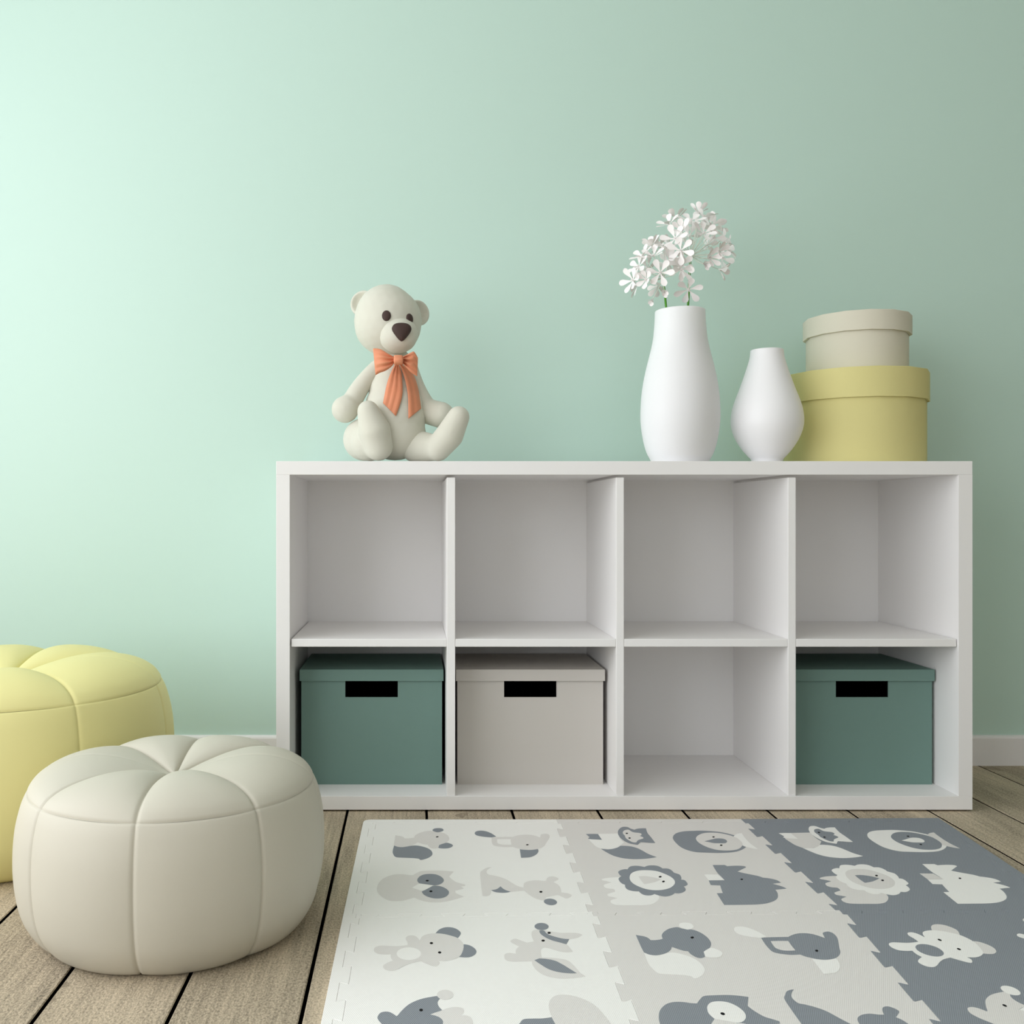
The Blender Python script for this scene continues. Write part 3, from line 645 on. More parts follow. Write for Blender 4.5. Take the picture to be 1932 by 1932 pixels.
# ------------------------------------------------------------------ vases
ZTOP = ZT
def vase(px, Y, rows, label, mat):
    """rows: (pixel height, half width in pixels) from rim to base"""
    c = at(px, 870, Y)
    f = 1 / math.sqrt(1 + (c.x / Y) ** 2) * .995
    prof = []
    for py, hw in rows:
        prof.append((hw * Y / FPX * f, CAM_H - (py - VY) * Y / FPX - ZTOP))
    prof[-1] = (prof[-1][0], .0)
    pts = catmull([(r, z) for r, z in prof], 6)[::-1]          # base to rim
    r1, z1 = pts[-1]
    w = .0028
    inner = [(max(r - w, .004), z) for r, z in pts[::-1] if z > .006]
    full = [(0, 0)] + [(pts[0][0] - .002, 0)] + [(r, max(z, .0008)) for r, z in pts] + [(r1 - w * .5, z1 + .0008)] + inner + [(0, .006)]
    o = lathe('vase', full, mat, None, (c.x, Y, ZTOP), 80)
    return tag(o, label, 'vase', 'white ceramic vases on the shelf top')
VY1 = 2.245
v_tall = vase(1283, VY1, [(587, 48), (610, 49), (640, 52), (665, 57.5), (690, 64), (715, 69.5), (740, 73.5), (765, 75.5), (790, 76), (815, 73.5), (838, 69), (855, 63.5), (868, 56.5), (873, 53)],
     'tall white vase holding the two flower stems', M['porcelain'])
vase(1447, VY1, [(661, 31.8), (675, 33.5), (695, 39.5), (715, 46.5), (735, 54), (755, 62), (775, 68), (795, 70), (812, 67.5), (830, 60), (848, 48), (860, 37.5), (867, 31), (873, 29)],
     'short empty white pear-shaped vase beside the yellow round box', M['vase'])

# ------------------------------------------------------------------ round boxes
def round_box(px, Y, z0, zlid, ztop, r_body, r_lid, mat, label, rot):
    x = (px - VX) * Y / FPX
    root = empty('round_box', (x, Y, z0))
    tag(root, label, 'box', 'stacked round lidded boxes')
    n = 14
    def prism(name, prof):
        o = lathe(name, prof, mat, root, (0, 0, 0), n, False)
        o.rotation_euler.z = rot
        me = o.data
        for p in me.polygons: p.use_smooth = abs(p.normal.z) < .5
        me.set_sharp_from_angle(angle=math.radians(40))
        return o
    h = zlid - z0; H = ztop - z0
    prism('body', [(0, 0), (r_body - .001, 0), (r_body, .001), (r_body, H - .006), (0, H - .006)])
    prism('lid', [(r_body + .0006, h), (r_lid, h), (r_lid, H - .001), (r_lid - .001, H), (0, H), (0, H - .003), (r_body + .0006, H - .003)])
    return root
RY = 2.352
zl1 = CAM_H + (VY - 747) * 2.19 / FPX; zt1 = CAM_H + (VY - 689.5) * 2.19 / FPX
round_box(1611, RY, ZTOP, zl1, zt1, .1585, .1645, M['yellow_card'], 'large yellow round lidded box, lower of the stack on the shelf top', .12)
zl2 = CAM_H + (VY - 619) * 2.225 / FPX; zt2 = CAM_H + (VY - 581) * 2.225 / FPX
round_box(1616, RY, zt1, zl2, zt2, .1135, .1205, M['cream_card'], 'small cream round lidded box stacked on the yellow one', .05)

# ------------------------------------------------------------------ flowers in the tall vase
def petal(L, W, bend, ang, tilt):
    """one spatulate petal; returns verts, faces"""
    rows = [(0, .10), (.25, .22), (.5, .62), (.7, .95), (.86, .92), (.96, .55), (1.0, .12)]
    V = []; F = []
    for t, w in rows:
        for s in (-1, 0, 1):
            x = L * t; y = W * w * s * .5
            z = bend * L * t * t + abs(s) * W * .10 * w
            X = x * math.cos(tilt) - z * math.sin(tilt); Z = x * math.sin(tilt) + z * math.cos(tilt)
            V.append((X * math.cos(ang) - y * math.sin(ang), X * math.sin(ang) + y * math.cos(ang), Z))
    for i in range(len(rows) - 1):
        for j in range(2):
            a = i * 3 + j
            F.append((a, a + 1, a + 4, a + 3))
    return V, F

def floret_mesh(name, L, W, tilt, n=6, seed=0):
    rnd = random.Random(seed)
    V = []; F = []
    for i in range(n):
        v, f = petal(L * rnd.uniform(.92, 1.06), W, rnd.uniform(-.12, .12), 2 * PI * i / n + rnd.uniform(-.12, .12), tilt + rnd.uniform(-.12, .12))
        b = len(V); V += v; F += [tuple(q + b for q in g) for g in f]
    for i in range(4):
        v, f = tube_mesh([(0, 0, -.002), (.0025 * math.cos(i * 1.6), .0025 * math.sin(i * 1.6), .007)], [.0006, .0009], 5)
        b = len(V); V += v; F += [tuple(q + b for q in g) for g in f]
    me = bpy.data.meshes.new(name)
    me.from_pydata([tuple(v) for v in V], [], F)
    me.materials.append(M['petal'])
    for p in me.polygons: p.use_smooth = True
    return me
FM = [floret_mesh('floret', .0355, .0155, .22, 6, 1), floret_mesh('floret', .0335, .0148, .45, 6, 2),
      floret_mesh('floret', .030, .0135, .8, 6, 3), floret_mesh('floret', .0175, .0095, 1.05, 5, 4)]

def flower(hub, base, bend, florets, label):
    """an umbel: green stem, florets on thin pedicels around the hub"""
    root = empty('flower', base)
    tag(root, label, 'flower', 'white flower heads in the tall vase')
    pts = []
    for i in range(9):
        t = i / 8
        pts.append(Vector(base).lerp(hub, t) + Vector(bend) * (4 * t * (1 - t)))
    V, F = tube_mesh([p - Vector(base) for p in pts], .0026, 10)
    mesh('stem', V, F, M['stem'], root)
    for px, py, dy, kind in florets:
        p = at(px, py, hub.y + dy)
        d = (p - hub).normalized()
        face = (d + Vector((0, -.35 if dy < .01 else .1, .1))).normalized()
        q = face.to_track_quat('Z', 'X')
        o = bpy.data.objects.new('floret', FM[kind])
        COL.objects.link(o)
        o.parent = root
        o.location = p - Vector(base)
        o.rotation_mode = 'QUATERNION'
        from mathutils import Quaternion
        o.rotation_quaternion = q @ Quaternion((0, 0, 1), random.uniform(0, 1.05))
        s = random.uniform(.92, 1.06); o.scale = (s, s, s)
        inv = (o.rotation_quaternion.to_matrix().to_4x4()).inverted()
        a = inv @ (hub - p) / s
        mid = a * .5 + inv.to_3x3() @ Vector((0, 0, -.004))
        V, F = tube_mesh([a, mid, Vector((0, 0, 0))], [.0011, .0008, .0008], 6)
        mesh('pedicel', V, F, M['stalk_pale'], o)
    return root
vc = v_tall.location
fa_hub = at(1251, 524, 2.235)
fb_hub = at(1303, 482, 2.262)
flower(fa_hub, (vc.x - .014, 2.235, .80), (.004, 0, 0), [
    (1245.8, 514.6, -.055, 0), (1285, 509, -.045, 0), (1195, 529, -.02, 1), (1203, 538, .015, 1), (1220, 527.5, -.04, 2),
    (1233, 484, -.02, 1), (1230, 466, .0, 2), (1213, 484, .0, 1), (1238, 469, .03, 1), (1253.5, 471, -.01, 1), (1205.6, 503, -.01, 0),
    (1253.5, 550, -.035, 3), (1231.5, 564, .0, 3), (1264, 498, .04, 1), (1222, 506, .04, 1), (1240, 540, .045, 2), (1262, 490, -.03, 2)],
    'lower left white flower head on a green stem in the tall vase')
flower(fb_hub, (vc.x + .018, 2.262, .80), (-.004, 0, 0), [
    (1284.6, 473, -.075, 0), (1298.8, 546, -.055, 0), (1304, 417.5, -.03, 0), (1263, 424, -.01, 1), (1275, 414, .02, 1), (1287, 436, -.05, 2),
    (1327, 411, .0, 1), (1340, 425, .02, 1), (1327, 441, -.055, 1), (1345, 450, -.03, 1), (1362, 453, .0, 1), (1353, 476, -.045, 2),
    (1371, 470, .0, 1), (1361, 488, .02, 1), (1338, 486, -.05, 2), (1356, 508, .0, 2), (1329, 499, -.05, 3), (1274, 451, -.05, 1),
    (1316, 428, .05, 1), (1300, 446, .06, 1), (1334, 462, .06, 2), (1318, 404, .01, 2), (1262, 462, .05, 2), (1349, 432, .045, 1), (1286, 500, -.05, 1)],
    'taller upper right white flower head on a green stem in the tall vase')

# ------------------------------------------------------------------ teddy bear
BYD = 2.285
mpp = BYD / FPX
bear = empty('teddy_bear', ((745 - VX) * mpp, BYD, ZTOP))
tag(bear, 'cream plush teddy bear with a coral bow sitting on the shelf top', 'teddy bear')
O = bear.location.copy()
def bp(px, py, dy=0.0):
    return at(px, py, BYD + dy) - O
R_ = lambda px: px * mpp
# torso
torso = blob_mesh('torso', [
    (bp(745, 817, .0), (R_(59), R_(56), R_(52))), (bp(744, 790, .0), (R_(60), R_(56), R_(56))), (bp(744, 765, .0), (R_(55), R_(50), R_(48))),
    (bp(744, 738, .004), (R_(49), R_(44), R_(46))), (bp(744, 712, .008), (R_(42), R_(38), R_(42))), (bp(743, 690, .01), (R_(36), R_(33), R_(36)))],
    M['plush'], .003, 10)
zmin = min(v.co.z for v in torso.vertices)
for v in torso.vertices:
    if v.co.z < 0: v.co.z = 0
link('torso', torso, bear)
# head
yaw, pit = math.radians(17), math.radians(-10)
fwd = Vector((math.sin(yaw) * math.cos(pit), -math.cos(yaw) * math.cos(pit), math.sin(pit)))
hc = bp(732, 606, -.005)
hr = R_(64)
head_me = blob_mesh('head', [(hc, (hr * 1.005, hr * .98, hr * .985)), (hc + Vector((0, -.004, -.010)), (hr * .99, hr * .95, hr * .92)), (hc + Vector((-.004, .0, .006)), (hr * .93, hr * .93, hr * 1.0))], M['plush'], .003, 8)
head = link('head', head_me, bear)
mzc = hc + Vector((.0235, -.046, -.0385))
mz = link('muzzle', blob_mesh('muzzle', [(mzc, (R_(37.5), R_(35), R_(32.5))), (mzc + Vector((.001, -.004, -.005)), (R_(36), R_(33), R_(32)))], M['plush'], .0025, 6), head)
def on_surface(me, px, py, dy0=-.3):
    """point and normal where the line of sight at a pixel meets a surface of the bear"""
    t = BVHTree.FromPolygons([v.co[:] for v in me.vertices], [p.vertices[:] for p in me.polygons])
    cam_l = Vector((0, 0, CAM_H)) - O
    d = (at(px, py, BYD) - Vector((0, 0, CAM_H))).normalized()
    hit = t.ray_cast(cam_l, d)
    return hit[0], hit[1]
def cap(name, c, nrm, outline, mat, parent, height, sink=.0015):
    """domed button with a given outline, facing nrm"""
    q = nrm.to_track_quat('Z', 'Y').to_matrix()
    if (q @ Vector((0, 1, 0))).z < 0: q = q @ Matrix.Rotation(PI, 3, 'Z')
    n = len(outline); V = []; F = []
    rings = [(1.0, -sink * 2), (1.0, 0), (.96, height * .28), (.85, height * .55), (.66, height * .80), (.4, height * .95)]
    for s, h in rings:
        V += [Vector((x * s, y * s, h)) for x, y in outline]
    V.append(Vector((0, 0, height)))
    for i in range(len(rings) - 1):
        for j in range(n):
            a = i * n + j; b = i * n + (j + 1) % n
            F.append((a, b, b + n, a + n))
    for j in range(n):
        F.append(((len(rings) - 1) * n + j, (len(rings) - 1) * n + (j + 1) % n, len(V) - 1))
    F.append(tuple(range(n))[::-1])
    V = [c + q @ v for v in V]
    return mesh(name, V, F, mat, parent)
ell = lambda a, b, n=28: [(a * math.cos(2 * PI * i / n), b * math.sin(2 * PI * i / n)) for i in range(n)]
for px, py, a, b in ((729.0, 595.5, 8.2, 10.0), (773.0, 601.5, 8.2, 9.8)):
    p, nn = on_surface(head_me, px, py)
    cap('eye', p, nn, ell(R_(a), R_(b)), M['brown'], head, .0045)
p, nn = on_surface(mz.data, 758, 626)
out = catmull([(-17.5, 8), (-12, 14.5), (0, 16.5), (12, 14.5), (17.5, 8), (16, 0), (8, -11), (2, -16), (-2, -16), (-8, -11), (-16, 0)], 4, True)
nn = (nn + Vector((0, -.4, 0))).normalized()
cap('nose', p, nn, [(R_(x), R_(y)) for x, y in out], M['brown'], head, .009, .004)
def ear(c, r, facing):
    prof = [(0, -.35), (.45, -.33), (.78, -.22), (.95, -.02), (1.0, .14), (.95, .27), (.84, .29), (.72, .20), (.55, .06), (.3, -.02), (0, -.05)]
    pr = catmull(prof, 4)
    o = lathe('ear', [(max(x, 0) * r, z * r) for x, z in pr], M['plush'], head, c, 40)
    o.rotation_mode = 'QUATERNION'
    o.rotation_quaternion = Vector(facing).to_track_quat('Z', 'Y')
    return o
ear(bp(686.5, 574, .022), R_(25.5), (-.25, -.9, .1))
ear(bp(787, 591, .022), R_(24.5), (.50, -.8, .05))
# arms
def part(name, balls, vox=.003, sm=8, flat=True):
    me = blob_mesh(name, balls, M['plush'], vox, sm)
    if flat:
        for v in me.vertices:
            if v.co.z < 0: v.co.z = 0
    return link(name, me, bear)
part('arm', chain(bp(712, 693, .0), bp(662, 762, -.014), R_(15), R_(19.5), 16, (-.004, 0, .002)) + [(bp(651, 772.5, -.02), R_(25.5)), (bp(655, 769, -.02), R_(24))])
part('arm', chain(bp(776, 700, .006), bp(806, 772, .01), R_(15), R_(20), 14, (-.003, 0, -.004)) + chain(bp(806, 776, .008), bp(832, 783, -.006), R_(24), R_(25), 6))
# legs: thigh on the shelf top, foot standing up towards the viewer
part('leg', [(bp(689, 829, -.010), (R_(42), R_(40), R_(41))), (bp(698, 832, -.03), (R_(38), R_(40), R_(38)))] + chain(bp(714, 842, -.066), bp(707, 814, -.073), R_(27), R_(30), 8) + chain(bp(707, 814, -.073), bp(694.5, 776, -.079), R_(30), R_(20), 9))
part('leg', chain(bp(785, 842, -.015), bp(822, 845, -.05), R_(31), R_(24), 10) + chain(bp(826, 846, -.062), bp(848, 821, -.070), R_(24), R_(26), 8) + chain(bp(848, 821, -.070), bp(865, 787, -.078), R_(26), R_(20.5), 9))
# bow
def sheet(name, top, bot, depth, pleats, mat, seg=26, rows=15, th=.0022):
    """puffed ribbon loop between an upper and a lower outline, from the knot outwards"""
    V = []; F = []
    T = catmull(top, 8); B = catmull(bot, 8)
    def samp(c, t):
        x = t * (len(c) - 1); i = min(int(x), len(c) - 2); f = x - i
        return (c[i][0] * (1 - f) + c[i + 1][0] * f, c[i][1] * (1 - f) + c[i + 1][1] * f)
    for side in (-1, 1):
        for i in range(seg + 1):
            u = i / seg
            a = samp(T, u); b = samp(B, u)
            for j in range(rows + 1):
                v = j / rows
                px = a[0] * (1 - v) + b[0] * v; py = a[1] * (1 - v) + b[1] * v
                bulge = math.sin(PI * min(1, v)) ** .6 * math.sin(PI * min(.93, .12 + u * .80)) * depth
                fold = math.sin(v * PI * 2 * (pleats + .5) + .6) * .0065 * (1 - u) ** .8 * min(1, u * 6) * (1 if side < 0 else .3)
                y = -.094 + (-bulge if side < 0 else bulge * .35) + fold * -1 + (0 if side < 0 else th)
                V.append(bp(px, py, y))
    n = rows + 1; half = (seg + 1) * n
    for s in (0, 1):
        for i in range(seg):
            for j in range(rows):
                q = (s * half + i * n + j, s * half + (i + 1) * n + j, s * half + (i + 1) * n + j + 1, s * half + i * n + j + 1)
                F.append(q if s else q[::-1])
    def stitch(a, b):
        for x in range(len(a) - 1): F.append((a[x], a[x + 1], b[x + 1], b[x]))
    stitch([i * n for i in range(seg + 1)], [half + i * n for i in range(seg + 1)])
    stitch([half + i * n + rows for i in range(seg + 1)], [i * n + rows for i in range(seg + 1)])
    stitch([half + j for j in range(n)], [j for j in range(n)])
    stitch([seg * n + j for j in range(n)], [half + seg * n + j for j in range(n)])
    bm = bmesh.new(); vs = [bm.verts.new(v) for v in V]
    for f in F: bm.faces.new([vs[i] for i in f])
    return from_bm(name, bm, mat, bear, (0, 0, 0), True)
zz = lambda pts: [(600 + x / 5.222, 520 + y / 5.222) for x, y in pts]
sheet('bow_loop', zz([(752, 800), (690, 768), (635, 733), (590, 718), (542, 717)]), zz([(752, 862), (715, 905), (660, 940), (610, 958), (566, 982)]), .014, 3, M['bow'])
sheet('bow_loop', zz([(832, 800), (875, 778), (915, 758), (948, 750), (985, 810)]), zz([(832, 862), (870, 910), (910, 950), (945, 975), (978, 992)]), .014, 3, M['bow'])
def knot():
    V = []; F = []
    n, m = 14, 14
    c = bp(751.8, 679.3, -.109)
    bm = bmesh.new()
    bmesh.ops.create_cube(bm, size=1)
    bmesh.ops.subdivide_edges(bm, edges=bm.edges[:], cuts=5, use_grid_fill=True)
    for v in bm.verts:
        p = v.co * 2
        s = Vector(p).normalized()
        q = Vector((p.x * (.72) + s.x * .45, p.y * .5 + s.y * .6, p.z * .78 + s.z * .35))
        q.y += .12 * math.sin(p.z * 5)
        v.co = c + Vector((q.x * R_(7.6), q.y * .012, q.z * R_(7.2)))
    return from_bm('bow_knot', bm, M['bow'], bear, (0, 0, 0), True)
knot()
tor_bvh = BVHTree.FromPolygons([v.co[:] for v in torso.vertices], [p.vertices[:] for p in torso.polygons])
def tail(left, right, ridges):
    """ribbon end lying on the belly between a left and a right outline"""
    L = catmull(left, 10); Rr = catmull(right, 10)
    n = max(len(L), len(Rr)); rows = 10
    def samp(c, t):
        x = t * (len(c) - 1); i = min(int(x), len(c) - 2); f = x - i
        return (c[i][0] * (1 - f) + c[i + 1][0] * f, c[i][1] * (1 - f) + c[i + 1][1] * f)
    V = []; F = []; seg = 30
    camp = Vector((0, 0, CAM_H)) - O
    grid = []
    for i in range(seg + 1):
        u = i / seg
        a = samp(L, u); b = samp(Rr, u)
        for j in range(rows + 1):
            v = j / rows
            px = a[0] * (1 - v) + b[0] * v; py = a[1] * (1 - v) + b[1] * v
            d = (at(px, py, BYD) - Vector((0, 0, CAM_H))).normalized()
            h = tor_bvh.ray_cast(camp, d)[0]
            if h is None: h = bp(px, py, -.05)
            lift = .004 + .003 * math.sin(v * PI * ridges) ** 2 + .012 * (1 - u) ** 3
            grid.append(h - d * lift)
    n = rows + 1; half = len(grid)
    V = grid + [g + Vector((0, .0018, 0)) for g in grid]
    for i in range(seg):
        for j in range(rows):
            q = (i * n + j, (i + 1) * n + j, (i + 1) * n + j + 1, i * n + j + 1)
            F.append(q[::-1]); F.append(tuple(half + x for x in q))
    def stitch(a):
        for x in range(len(a) - 1): F.append((a[x], a[x + 1], half + a[x + 1], half + a[x]))
    stitch([i * n for i in range(seg + 1)]); stitch([i * n + rows for i in range(seg + 1)][::-1])
    stitch([j for j in range(n)][::-1]); stitch([seg * n + j for j in range(n)])
    bm = bmesh.new(); vs = [bm.verts.new(v) for v in V]
    for f in F: bm.faces.new([vs[i] for i in f])
    return from_bm('bow_tail', bm, M['bow'], bear, (0, 0, 0), True)
tail(zz([(762, 868), (715, 960), (675, 1080), (640, 1255)]), zz([(795, 868), (825, 980), (830, 1180), (768, 1385)]), 3)
tail(zz([(800, 868), (850, 1000), (885, 1180), (890, 1410)]), zz([(818, 868), (930, 960), (985, 1100), (1017, 1308)]), 2)

# ------------------------------------------------------------------ poufs
def pouf(cx, cy, sc, mat, label, az_list):
    root = empty('pouf', (cx, cy, 0))
    tag(root, label, 'pouf', 'quilted round poufs')
    K = 26
    thetas = []
    for p in range(8):                                  # eight panels, samples denser near their seams
        for i in range(K):
            s = i / K * 2 - 1
            s = math.copysign(1 - (1 - abs(s)) ** 1.7, s) if abs(s) < 1 else s
            thetas.append(math.radians(-180 + 45 * p) + math.radians(45) * (s + 1) / 2)
    def panel(th, seams):
        az = [math.radians(a) for a in seams]
        for a, b in zip(az, az[1:] + [az[0] + 2 * PI]):
            for t in (th, th + 2 * PI):
                if a - 1e-9 <= t < b - 1e-9: return (th, (t - a) / (b - a) * 2 - 1, b - a)
    every = [-180 + 45 * i for i in range(8)]
    top_angs = [panel(th, az_list) for th in thetas]    # the crown has a deep tuck at six of the seams
    side_angs = [panel(th, every) for th in thetas]
    faint = [panel(th, every) for th in thetas]
    n = len(thetas)
    topc = catmull([(0, .2360), (.02, .2390), (.055, .2480), (.10, .2565), (.145, .2590), (.185, .2535), (.212, .2425), (.2265, .2290)], 8)
    sidec = catmull([(.2265, .2290), (.2335, .208), (.2395, .172), (.2410, .130), (.2385, .088), (.2300, .046), (.2130, .015), (.196, .002), (.172, .0)], 8)
    def build(name, prof, puff, ring_at):
        N = len(prof)
        lens = [0]
        for p, q in zip(prof, prof[1:]): lens.append(lens[-1] + math.hypot(q[0] - p[0], q[1] - p[1]))
        V = []; F = []; rows = []
        for i, (r, z) in enumerate(prof):
            t = lens[i] / lens[-1]
            a = prof[max(i - 1, 0)]; b = prof[min(i + 1, N - 1)]
            tx, tz = b[0] - a[0], b[1] - a[1]; L = math.hypot(tx, tz) or 1
            nx, nz = -tz / L, tx / L
            if name == 'seat_cushion':
                nx, nz = (-tz / L, tx / L)
            if nx * r + nz * (z - .1) < 0: nx, nz = -nx, -nz
            dist_ring = abs(lens[i] - (lens[-1] if ring_at == 'end' else 0)) * sc
            if r < 1e-6:
                rows.append([len(V)]); V.append((0, 0, z * sc)); continue
            row = []
            for (th, s, w), (_, s8, w8) in zip(top_angs if name == 'seat_cushion' else side_angs, faint):
                d_seam = (1 - abs(s)) * w / 2 * r * sc
                h = puff(t) * (1 - abs(s) ** 2.6) * min(1.05, w / math.radians(45))
                g = -.0022 * math.exp(-(d_seam / .0018) ** 2) - .0020 * math.exp(-(dist_ring / .0018) ** 2)
                h += g / sc
                if name == 'seat_cushion':
                    d8 = (1 - abs(s8)) * w8 / 2 * r * sc
                    h -= .0009 * math.exp(-(d8 / .004) ** 2) * min(1, t * 2) / sc
                rr = r + nx * h; zz_ = max(z + nz * h, 0)
                row.append(len(V)); V.append((rr * sc * math.cos(th), rr * sc * math.sin(th), zz_ * sc))
            rows.append(row)
        for a, b in zip(rows, rows[1:]):
            for i in range(n):
                j = (i + 1) % n
                if len(a) == 1: F.append((a[0], b[i], b[j]))
                else: F.append((a[i], b[i], b[j], a[j]))
        if name == 'side_band': F.append(tuple(rows[-1]))
        bm = bmesh.new(); vs = [bm.verts.new(v) for v in V]
        for f in F: bm.faces.new([vs[i] for i in f])
        return from_bm(name, bm, mat, root, (0, 0, 0), True)
    def densify(c, end):
        # extra rows close to the ring seam so that the stitch line stays thin
        out = list(c)
        (ax, az_), (bx, bz) = (c[-1], c[-2]) if end else (c[0], c[1])
        L = math.hypot(bx - ax, bz - az_)
        ex = [(ax + (bx - ax) * f, az_ + (bz - az_) * f) for f in (.12, .25, .45, .7)]
        return out[:-1] + ex[::-1] + [out[-1]] if end else [out[0]] + ex + out[1:]
    build('seat_cushion', densify(topc, True), lambda t: .0120 * math.sin(PI * min(1, t * .97 + .02) ** 1.12) ** .75, 'end')
    build('side_band', densify(sidec, False), lambda t: .006 * math.sin(PI * min(1, t)) ** .7 if t < 1 else 0, 'start')
    return root
pouf(POUF_W[0], POUF_W[1], POUF_W[2], M['pouf_white'], 'ivory quilted round pouf in front of the shelf', POUF_AZ)
pouf(POUF_Y[0], POUF_Y[1], POUF_Y[2], M['pouf_yellow'], 'larger yellow quilted pouf behind the ivory one', POUF_AZ2)

# ------------------------------------------------------------------ foam play mat
ZM = 0.012
GX = [[-.105, .3024, .6928, 1.1149], [-.113, .2892, .692, 1.080], [-.119, .2765, .649, 1.042]]
GY = [[2.0591, 2.0606, 2.0627, 2.070], [1.561, 1.5695, 1.576, 1.583], [1.071, 1.0785, 1.085, 1.092]]
def gp(r, c):
    """mat grid point: row line r 0..2, column line c 0..3 (outer edges of the mat)"""
    r0 = min(int(r), 1); c0 = min(int(c), 2); fr = r - r0; fc = c - c0
    f = lambda G: (G[r0][c0] * (1 - fc) + G[r0][c0 + 1] * fc) * (1 - fr) + (G[r0 + 1][c0] * (1 - fc) + G[r0 + 1][c0 + 1] * fc) * fr
    return Vector((f(GX), f(GY)))
STRIP = .021
def seam(A, B, ts, side, amp=.0063, flare=.0026):
    """interlocking edge from A to B: list of points"""
    A = Vector(A); B = Vector(B); d = B - A; L = d.length; d = d / L
    nrm = Vector((-d.y, d.x))
    P = lambda t, o: A + d * (t * L) + nrm * o
    e0 = .0085 / L                                      # stays straight close to the corners
    out = [A, P(e0, 0), P(e0, side * amp)]
    f = flare / L
    for t in ts:
        out += [P(t + f - .0008 / L * 0, side * (amp - .0012)), P(t + f - .0010 / L, side * amp)][::-1]
        out += [P(t - f, -side * (amp - .0012)), P(t - f + .0010 / L, -side * amp)]
        side = -side
    out += [P(1 - e0, side * amp), P(1 - e0, 0), B]
    return out
even = lambda n: [(i + 1) / n for i in range(n - 1)]
xs_off = [STRIP / .4, 1.0, 2.0, 3 - STRIP / .4]
rs_off = [STRIP / .49, 1.0, 1.985]
node = [[gp(r, c) for c in xs_off] for r in rs_off]
def ycuts(a, b, start, k, pitch=.0973, ln=.0478):
    ys = []
    for i in range(k):
        ys += [start - i * pitch, start - i * pitch - ln]
    return [(a.y - y) / (a.y - b.y) for y in ys if b.y + .016 < y < a.y - .016]
vs_ = {}; hs_ = {}
for r in range(2):
    for c in range(4):
        a, b = node[r][c], node[r + 1][c]
        cuts = ycuts(a, b, 1.997 if r == 0 else 1.5304, 6)
        vs_[r, c] = seam(a, b, cuts, 1)      # travelling towards the viewer: + is to the right (+x)
for r in range(3):
    for c in range(3):
        hs_[r, c] = seam(node[r][c], node[r][c + 1], even(11 if r else 9), 1)
def offset(poly, d):
    """move a closed counter-clockwise outline inwards by d"""
    n = len(poly); out = []
    for i in range(n):
        p0, p1, p2 = poly[i - 1], poly[i], poly[(i + 1) % n]
        e1 = (p1 - p0); e2 = (p2 - p1)
        if e1.length < 1e-7 or e2.length < 1e-7: out.append(p1.copy()); continue
        n1 = Vector((-e1.y, e1.x)).normalized(); n2 = Vector((-e2.y, e2.x)).normalized()
        m = n1 + n2
        q = m.length_squared
        m = m * (2 / q) if q > .3 else n1 * 1.5
        out.append(p1 + m * d)
    return out
def clean(poly):
    out = []
    for p in poly:
        if not out or (p - out[-1]).length > 1e-5: out.append(p)
    if (out[0] - out[-1]).length < 1e-5: out.pop()
    return out
def ccw(poly):
    a = sum(poly[i - 1].x * poly[i].y - poly[i].x * poly[i - 1].y for i in range(len(poly)))
    return poly if a > 0 else poly[::-1]
FO = {'w': M['foam_white'], 'g': M['foam_grey'], 'd': M['foam_dark']}
def slab(name, poly, base, prints, label, cat, group):
    poly = ccw(clean(poly))
    p0 = offset(poly, .00015); p1 = offset(poly, .0006)
    c = sum(poly, Vector((0, 0))) / len(poly)
    n = len(poly)
    V = [(p.x - c.x, p.y - c.y, 0) for p in p0] + [(p.x - c.x, p.y - c.y, ZM - .0006) for p in p0] + [(p.x - c.x, p.y - c.y, ZM) for p in p1]
    F = [tuple(range(n))[::-1]]
    for i in range(n):
        j = (i + 1) % n
        F.append((i, j, n + j, n + i)); F.append((n + i, n + j, 2 * n + j, 2 * n + i))
    F.append(tuple(range(2 * n, 3 * n)))
    roles = {'w': 'wgd', 'g': 'gdw', 'd': 'dwg'}[base]        # background, main, accent
    mats = [FO[roles[0]], FO[roles[1]], FO[roles[2]], M['ink']]
    mi = [0] * len(F)
    for pname, dx, dy in prints:
        for layer, (role, pts) in enumerate(PRINTS[pname]):
            pl = catmull([(x + dx, y + dy, *r) for x, y, *r in pts], 5, True)
            pl = ccw(clean([Vector(p) for p in pl]))
            z = ZM + .00012 + .00006 * layer
            b = len(V)
            V += [(p.x - c.x, p.y - c.y, z) for p in pl]
            F.append(tuple(range(b, b + len(pl))))
            mi.append({'b': 0, 'm': 1, 'a': 2, 'e': 3}[role])
    o = mesh(name, V, F, mats, None, (c.x, c.y, 0), False, mi)
    return tag(o, label, cat, group)
tile_labels = {
 '11': 'far left cream foam floor tile, printed with a squirrel and an owl',
 '12': 'far middle light grey foam floor tile, printed with a lion',
 '13': 'far right slate grey foam floor tile, printed with a white-maned lion',
 '21': 'near left cream foam floor tile, printed with a grey bear with dark ears',
 '22': 'near middle light grey foam floor tile, printed with a dark elephant',
 '23': 'near right slate grey foam floor tile, printed with a white bear'}
for r in range(2):
    for c in range(3):
        poly = vs_[r, c] + hs_[r + 1, c] + vs_[r, c + 1][::-1] + hs_[r, c][::-1]
        key = '%d%d' % (r + 1, c + 1)
        slab('foam_tile', poly, 'wgd'[c], TILE_PRINTS[key], tile_labels[key], 'foam tile', 'interlocking foam mat tiles')
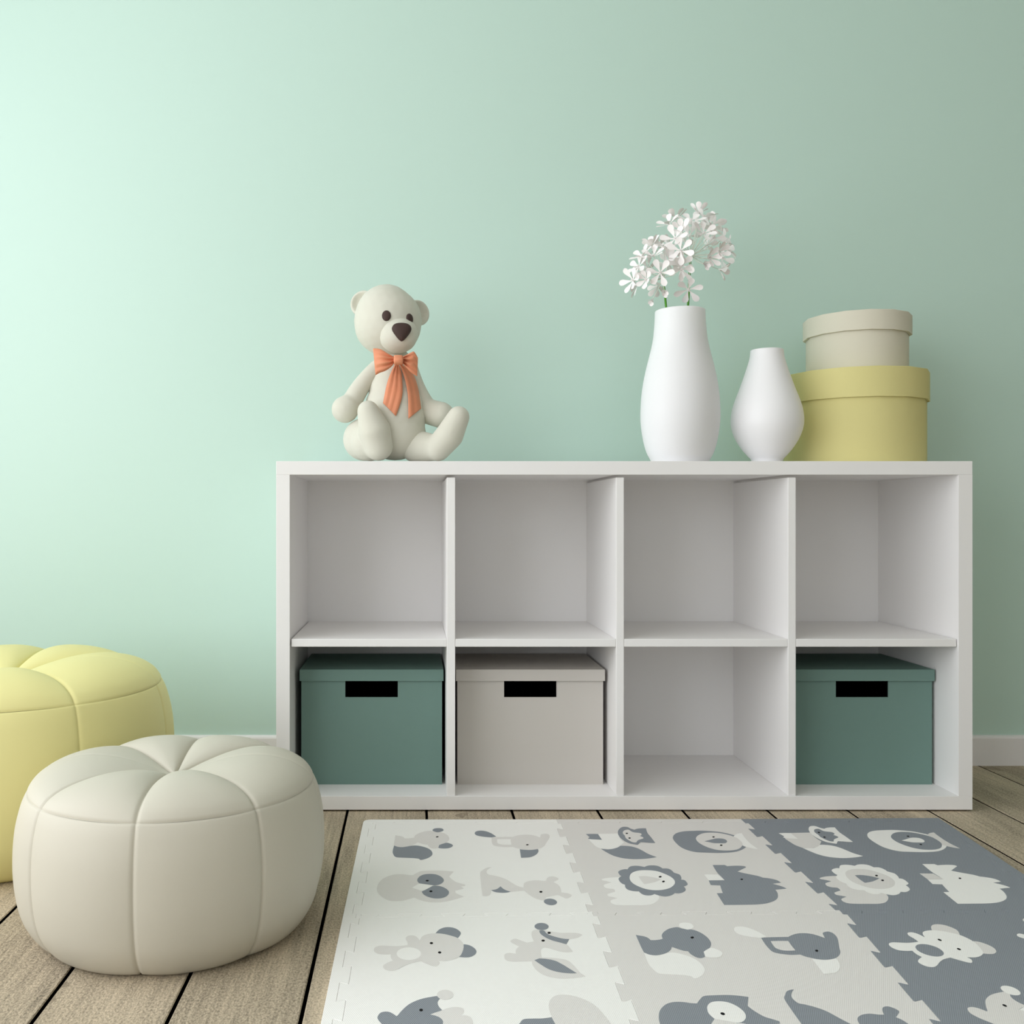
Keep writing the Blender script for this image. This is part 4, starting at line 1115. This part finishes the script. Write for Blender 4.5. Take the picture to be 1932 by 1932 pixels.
# edge strips that finish the outside of the mat
strip_c = ['cream', 'light grey', 'slate grey']
for c in range(3):
    a, b = gp(0, c), gp(0, c + 1)
    inner = hs_[0, c]
    pa, pb = a.copy(), b.copy()
    out = [pa, pb]
    if c == 0:      # rounded outer corner
        q = [Vector((a.x + .016 * (1 - math.cos(t)), a.y - .016 * (1 - math.sin(t)))) for t in [i * PI / 16 for i in range(9)]]
        out = q + [pb]
    left_down = [gp(0, c)] if c else [gp(STRIP / .49, 0)]
    right_down = [] if c < 2 else [gp(STRIP / .49, 3)]
    poly = ([gp(rs_off[0], 0)] if c == 0 else []) + out + right_down + inner[::-1]
    slab('edge_strip', poly, 'wgd'[c], [], '%s foam edging strip along the mat edge nearest the shelf' % strip_c[c], 'edging strip', 'foam mat edging strips')
for r in range(2):
    poly = [gp(rs_off[r], 0)] + vs_[r, 0] + [gp(rs_off[r + 1], 0)]
    slab('edge_strip', poly, 'w', [], ['cream foam edging strip left of the far left tile', 'cream foam edging strip left of the near left tile'][r], 'edging strip', 'foam mat edging strips')
    poly = [gp(rs_off[r], 3)] + vs_[r, 3] + [gp(rs_off[r + 1], 3)]
    if r == 0:
        slab('edge_strip', poly, 'd', [], 'slate grey foam edging strip right of the far right tile', 'edging strip', 'foam mat edging strips')

# ------------------------------------------------------------------ daylight and added rear fill
def area(name, loc, rot, sx, sy, power, col):
    d = bpy.data.lights.new(name, 'AREA')
    d.shape = 'RECTANGLE'; d.size = sx; d.size_y = sy
    d.energy = power; d.color = col
    o = bpy.data.objects.new(name, d)
    COL.objects.link(o); o.location = loc; o.rotation_euler = rot
    return o
h0, h1, z0, z1 = WIN
area('window_daylight', (XL - .03, (h0 + h1) / 2, (z0 + z1) / 2), (0, -PI / 2, 0), z1 - z0 - .1, h1 - h0 - .1, P_LEFT, (0.98, 0.99, 1.0))
h0, h1, z0, z1 = WIN_FILL
area('added_rear_fill', ((h0 + h1) / 2, YB - .03, (z0 + z1) / 2), (PI / 2, 0, 0), h1 - h0 - .1, z1 - z0 - .1, P_FILL, (1.0, 0.99, 0.97))  # added fill lamp behind the camera, no known source
w = bpy.data.worlds.new('overcast_sky'); scene.world = w
w.use_nodes = True
w.node_tree.nodes['Background'].inputs[0].default_value = (0.85, 0.93, 1.0, 1)
w.node_tree.nodes['Background'].inputs[1].default_value = 1.0

scene.view_settings.view_transform = 'Standard'
scene.view_settings.look = 'None'
scene.view_settings.exposure = EXPOSURE
scene.view_settings.gamma = 1.0
scene.view_settings.use_curve_mapping = False
try:
    scene.cycles.use_denoising = True
    scene.cycles.max_bounces = 8
    scene.cycles.diffuse_bounces = 6
    scene.cycles.sample_clamp_indirect = 6.0
except Exception:
    pass
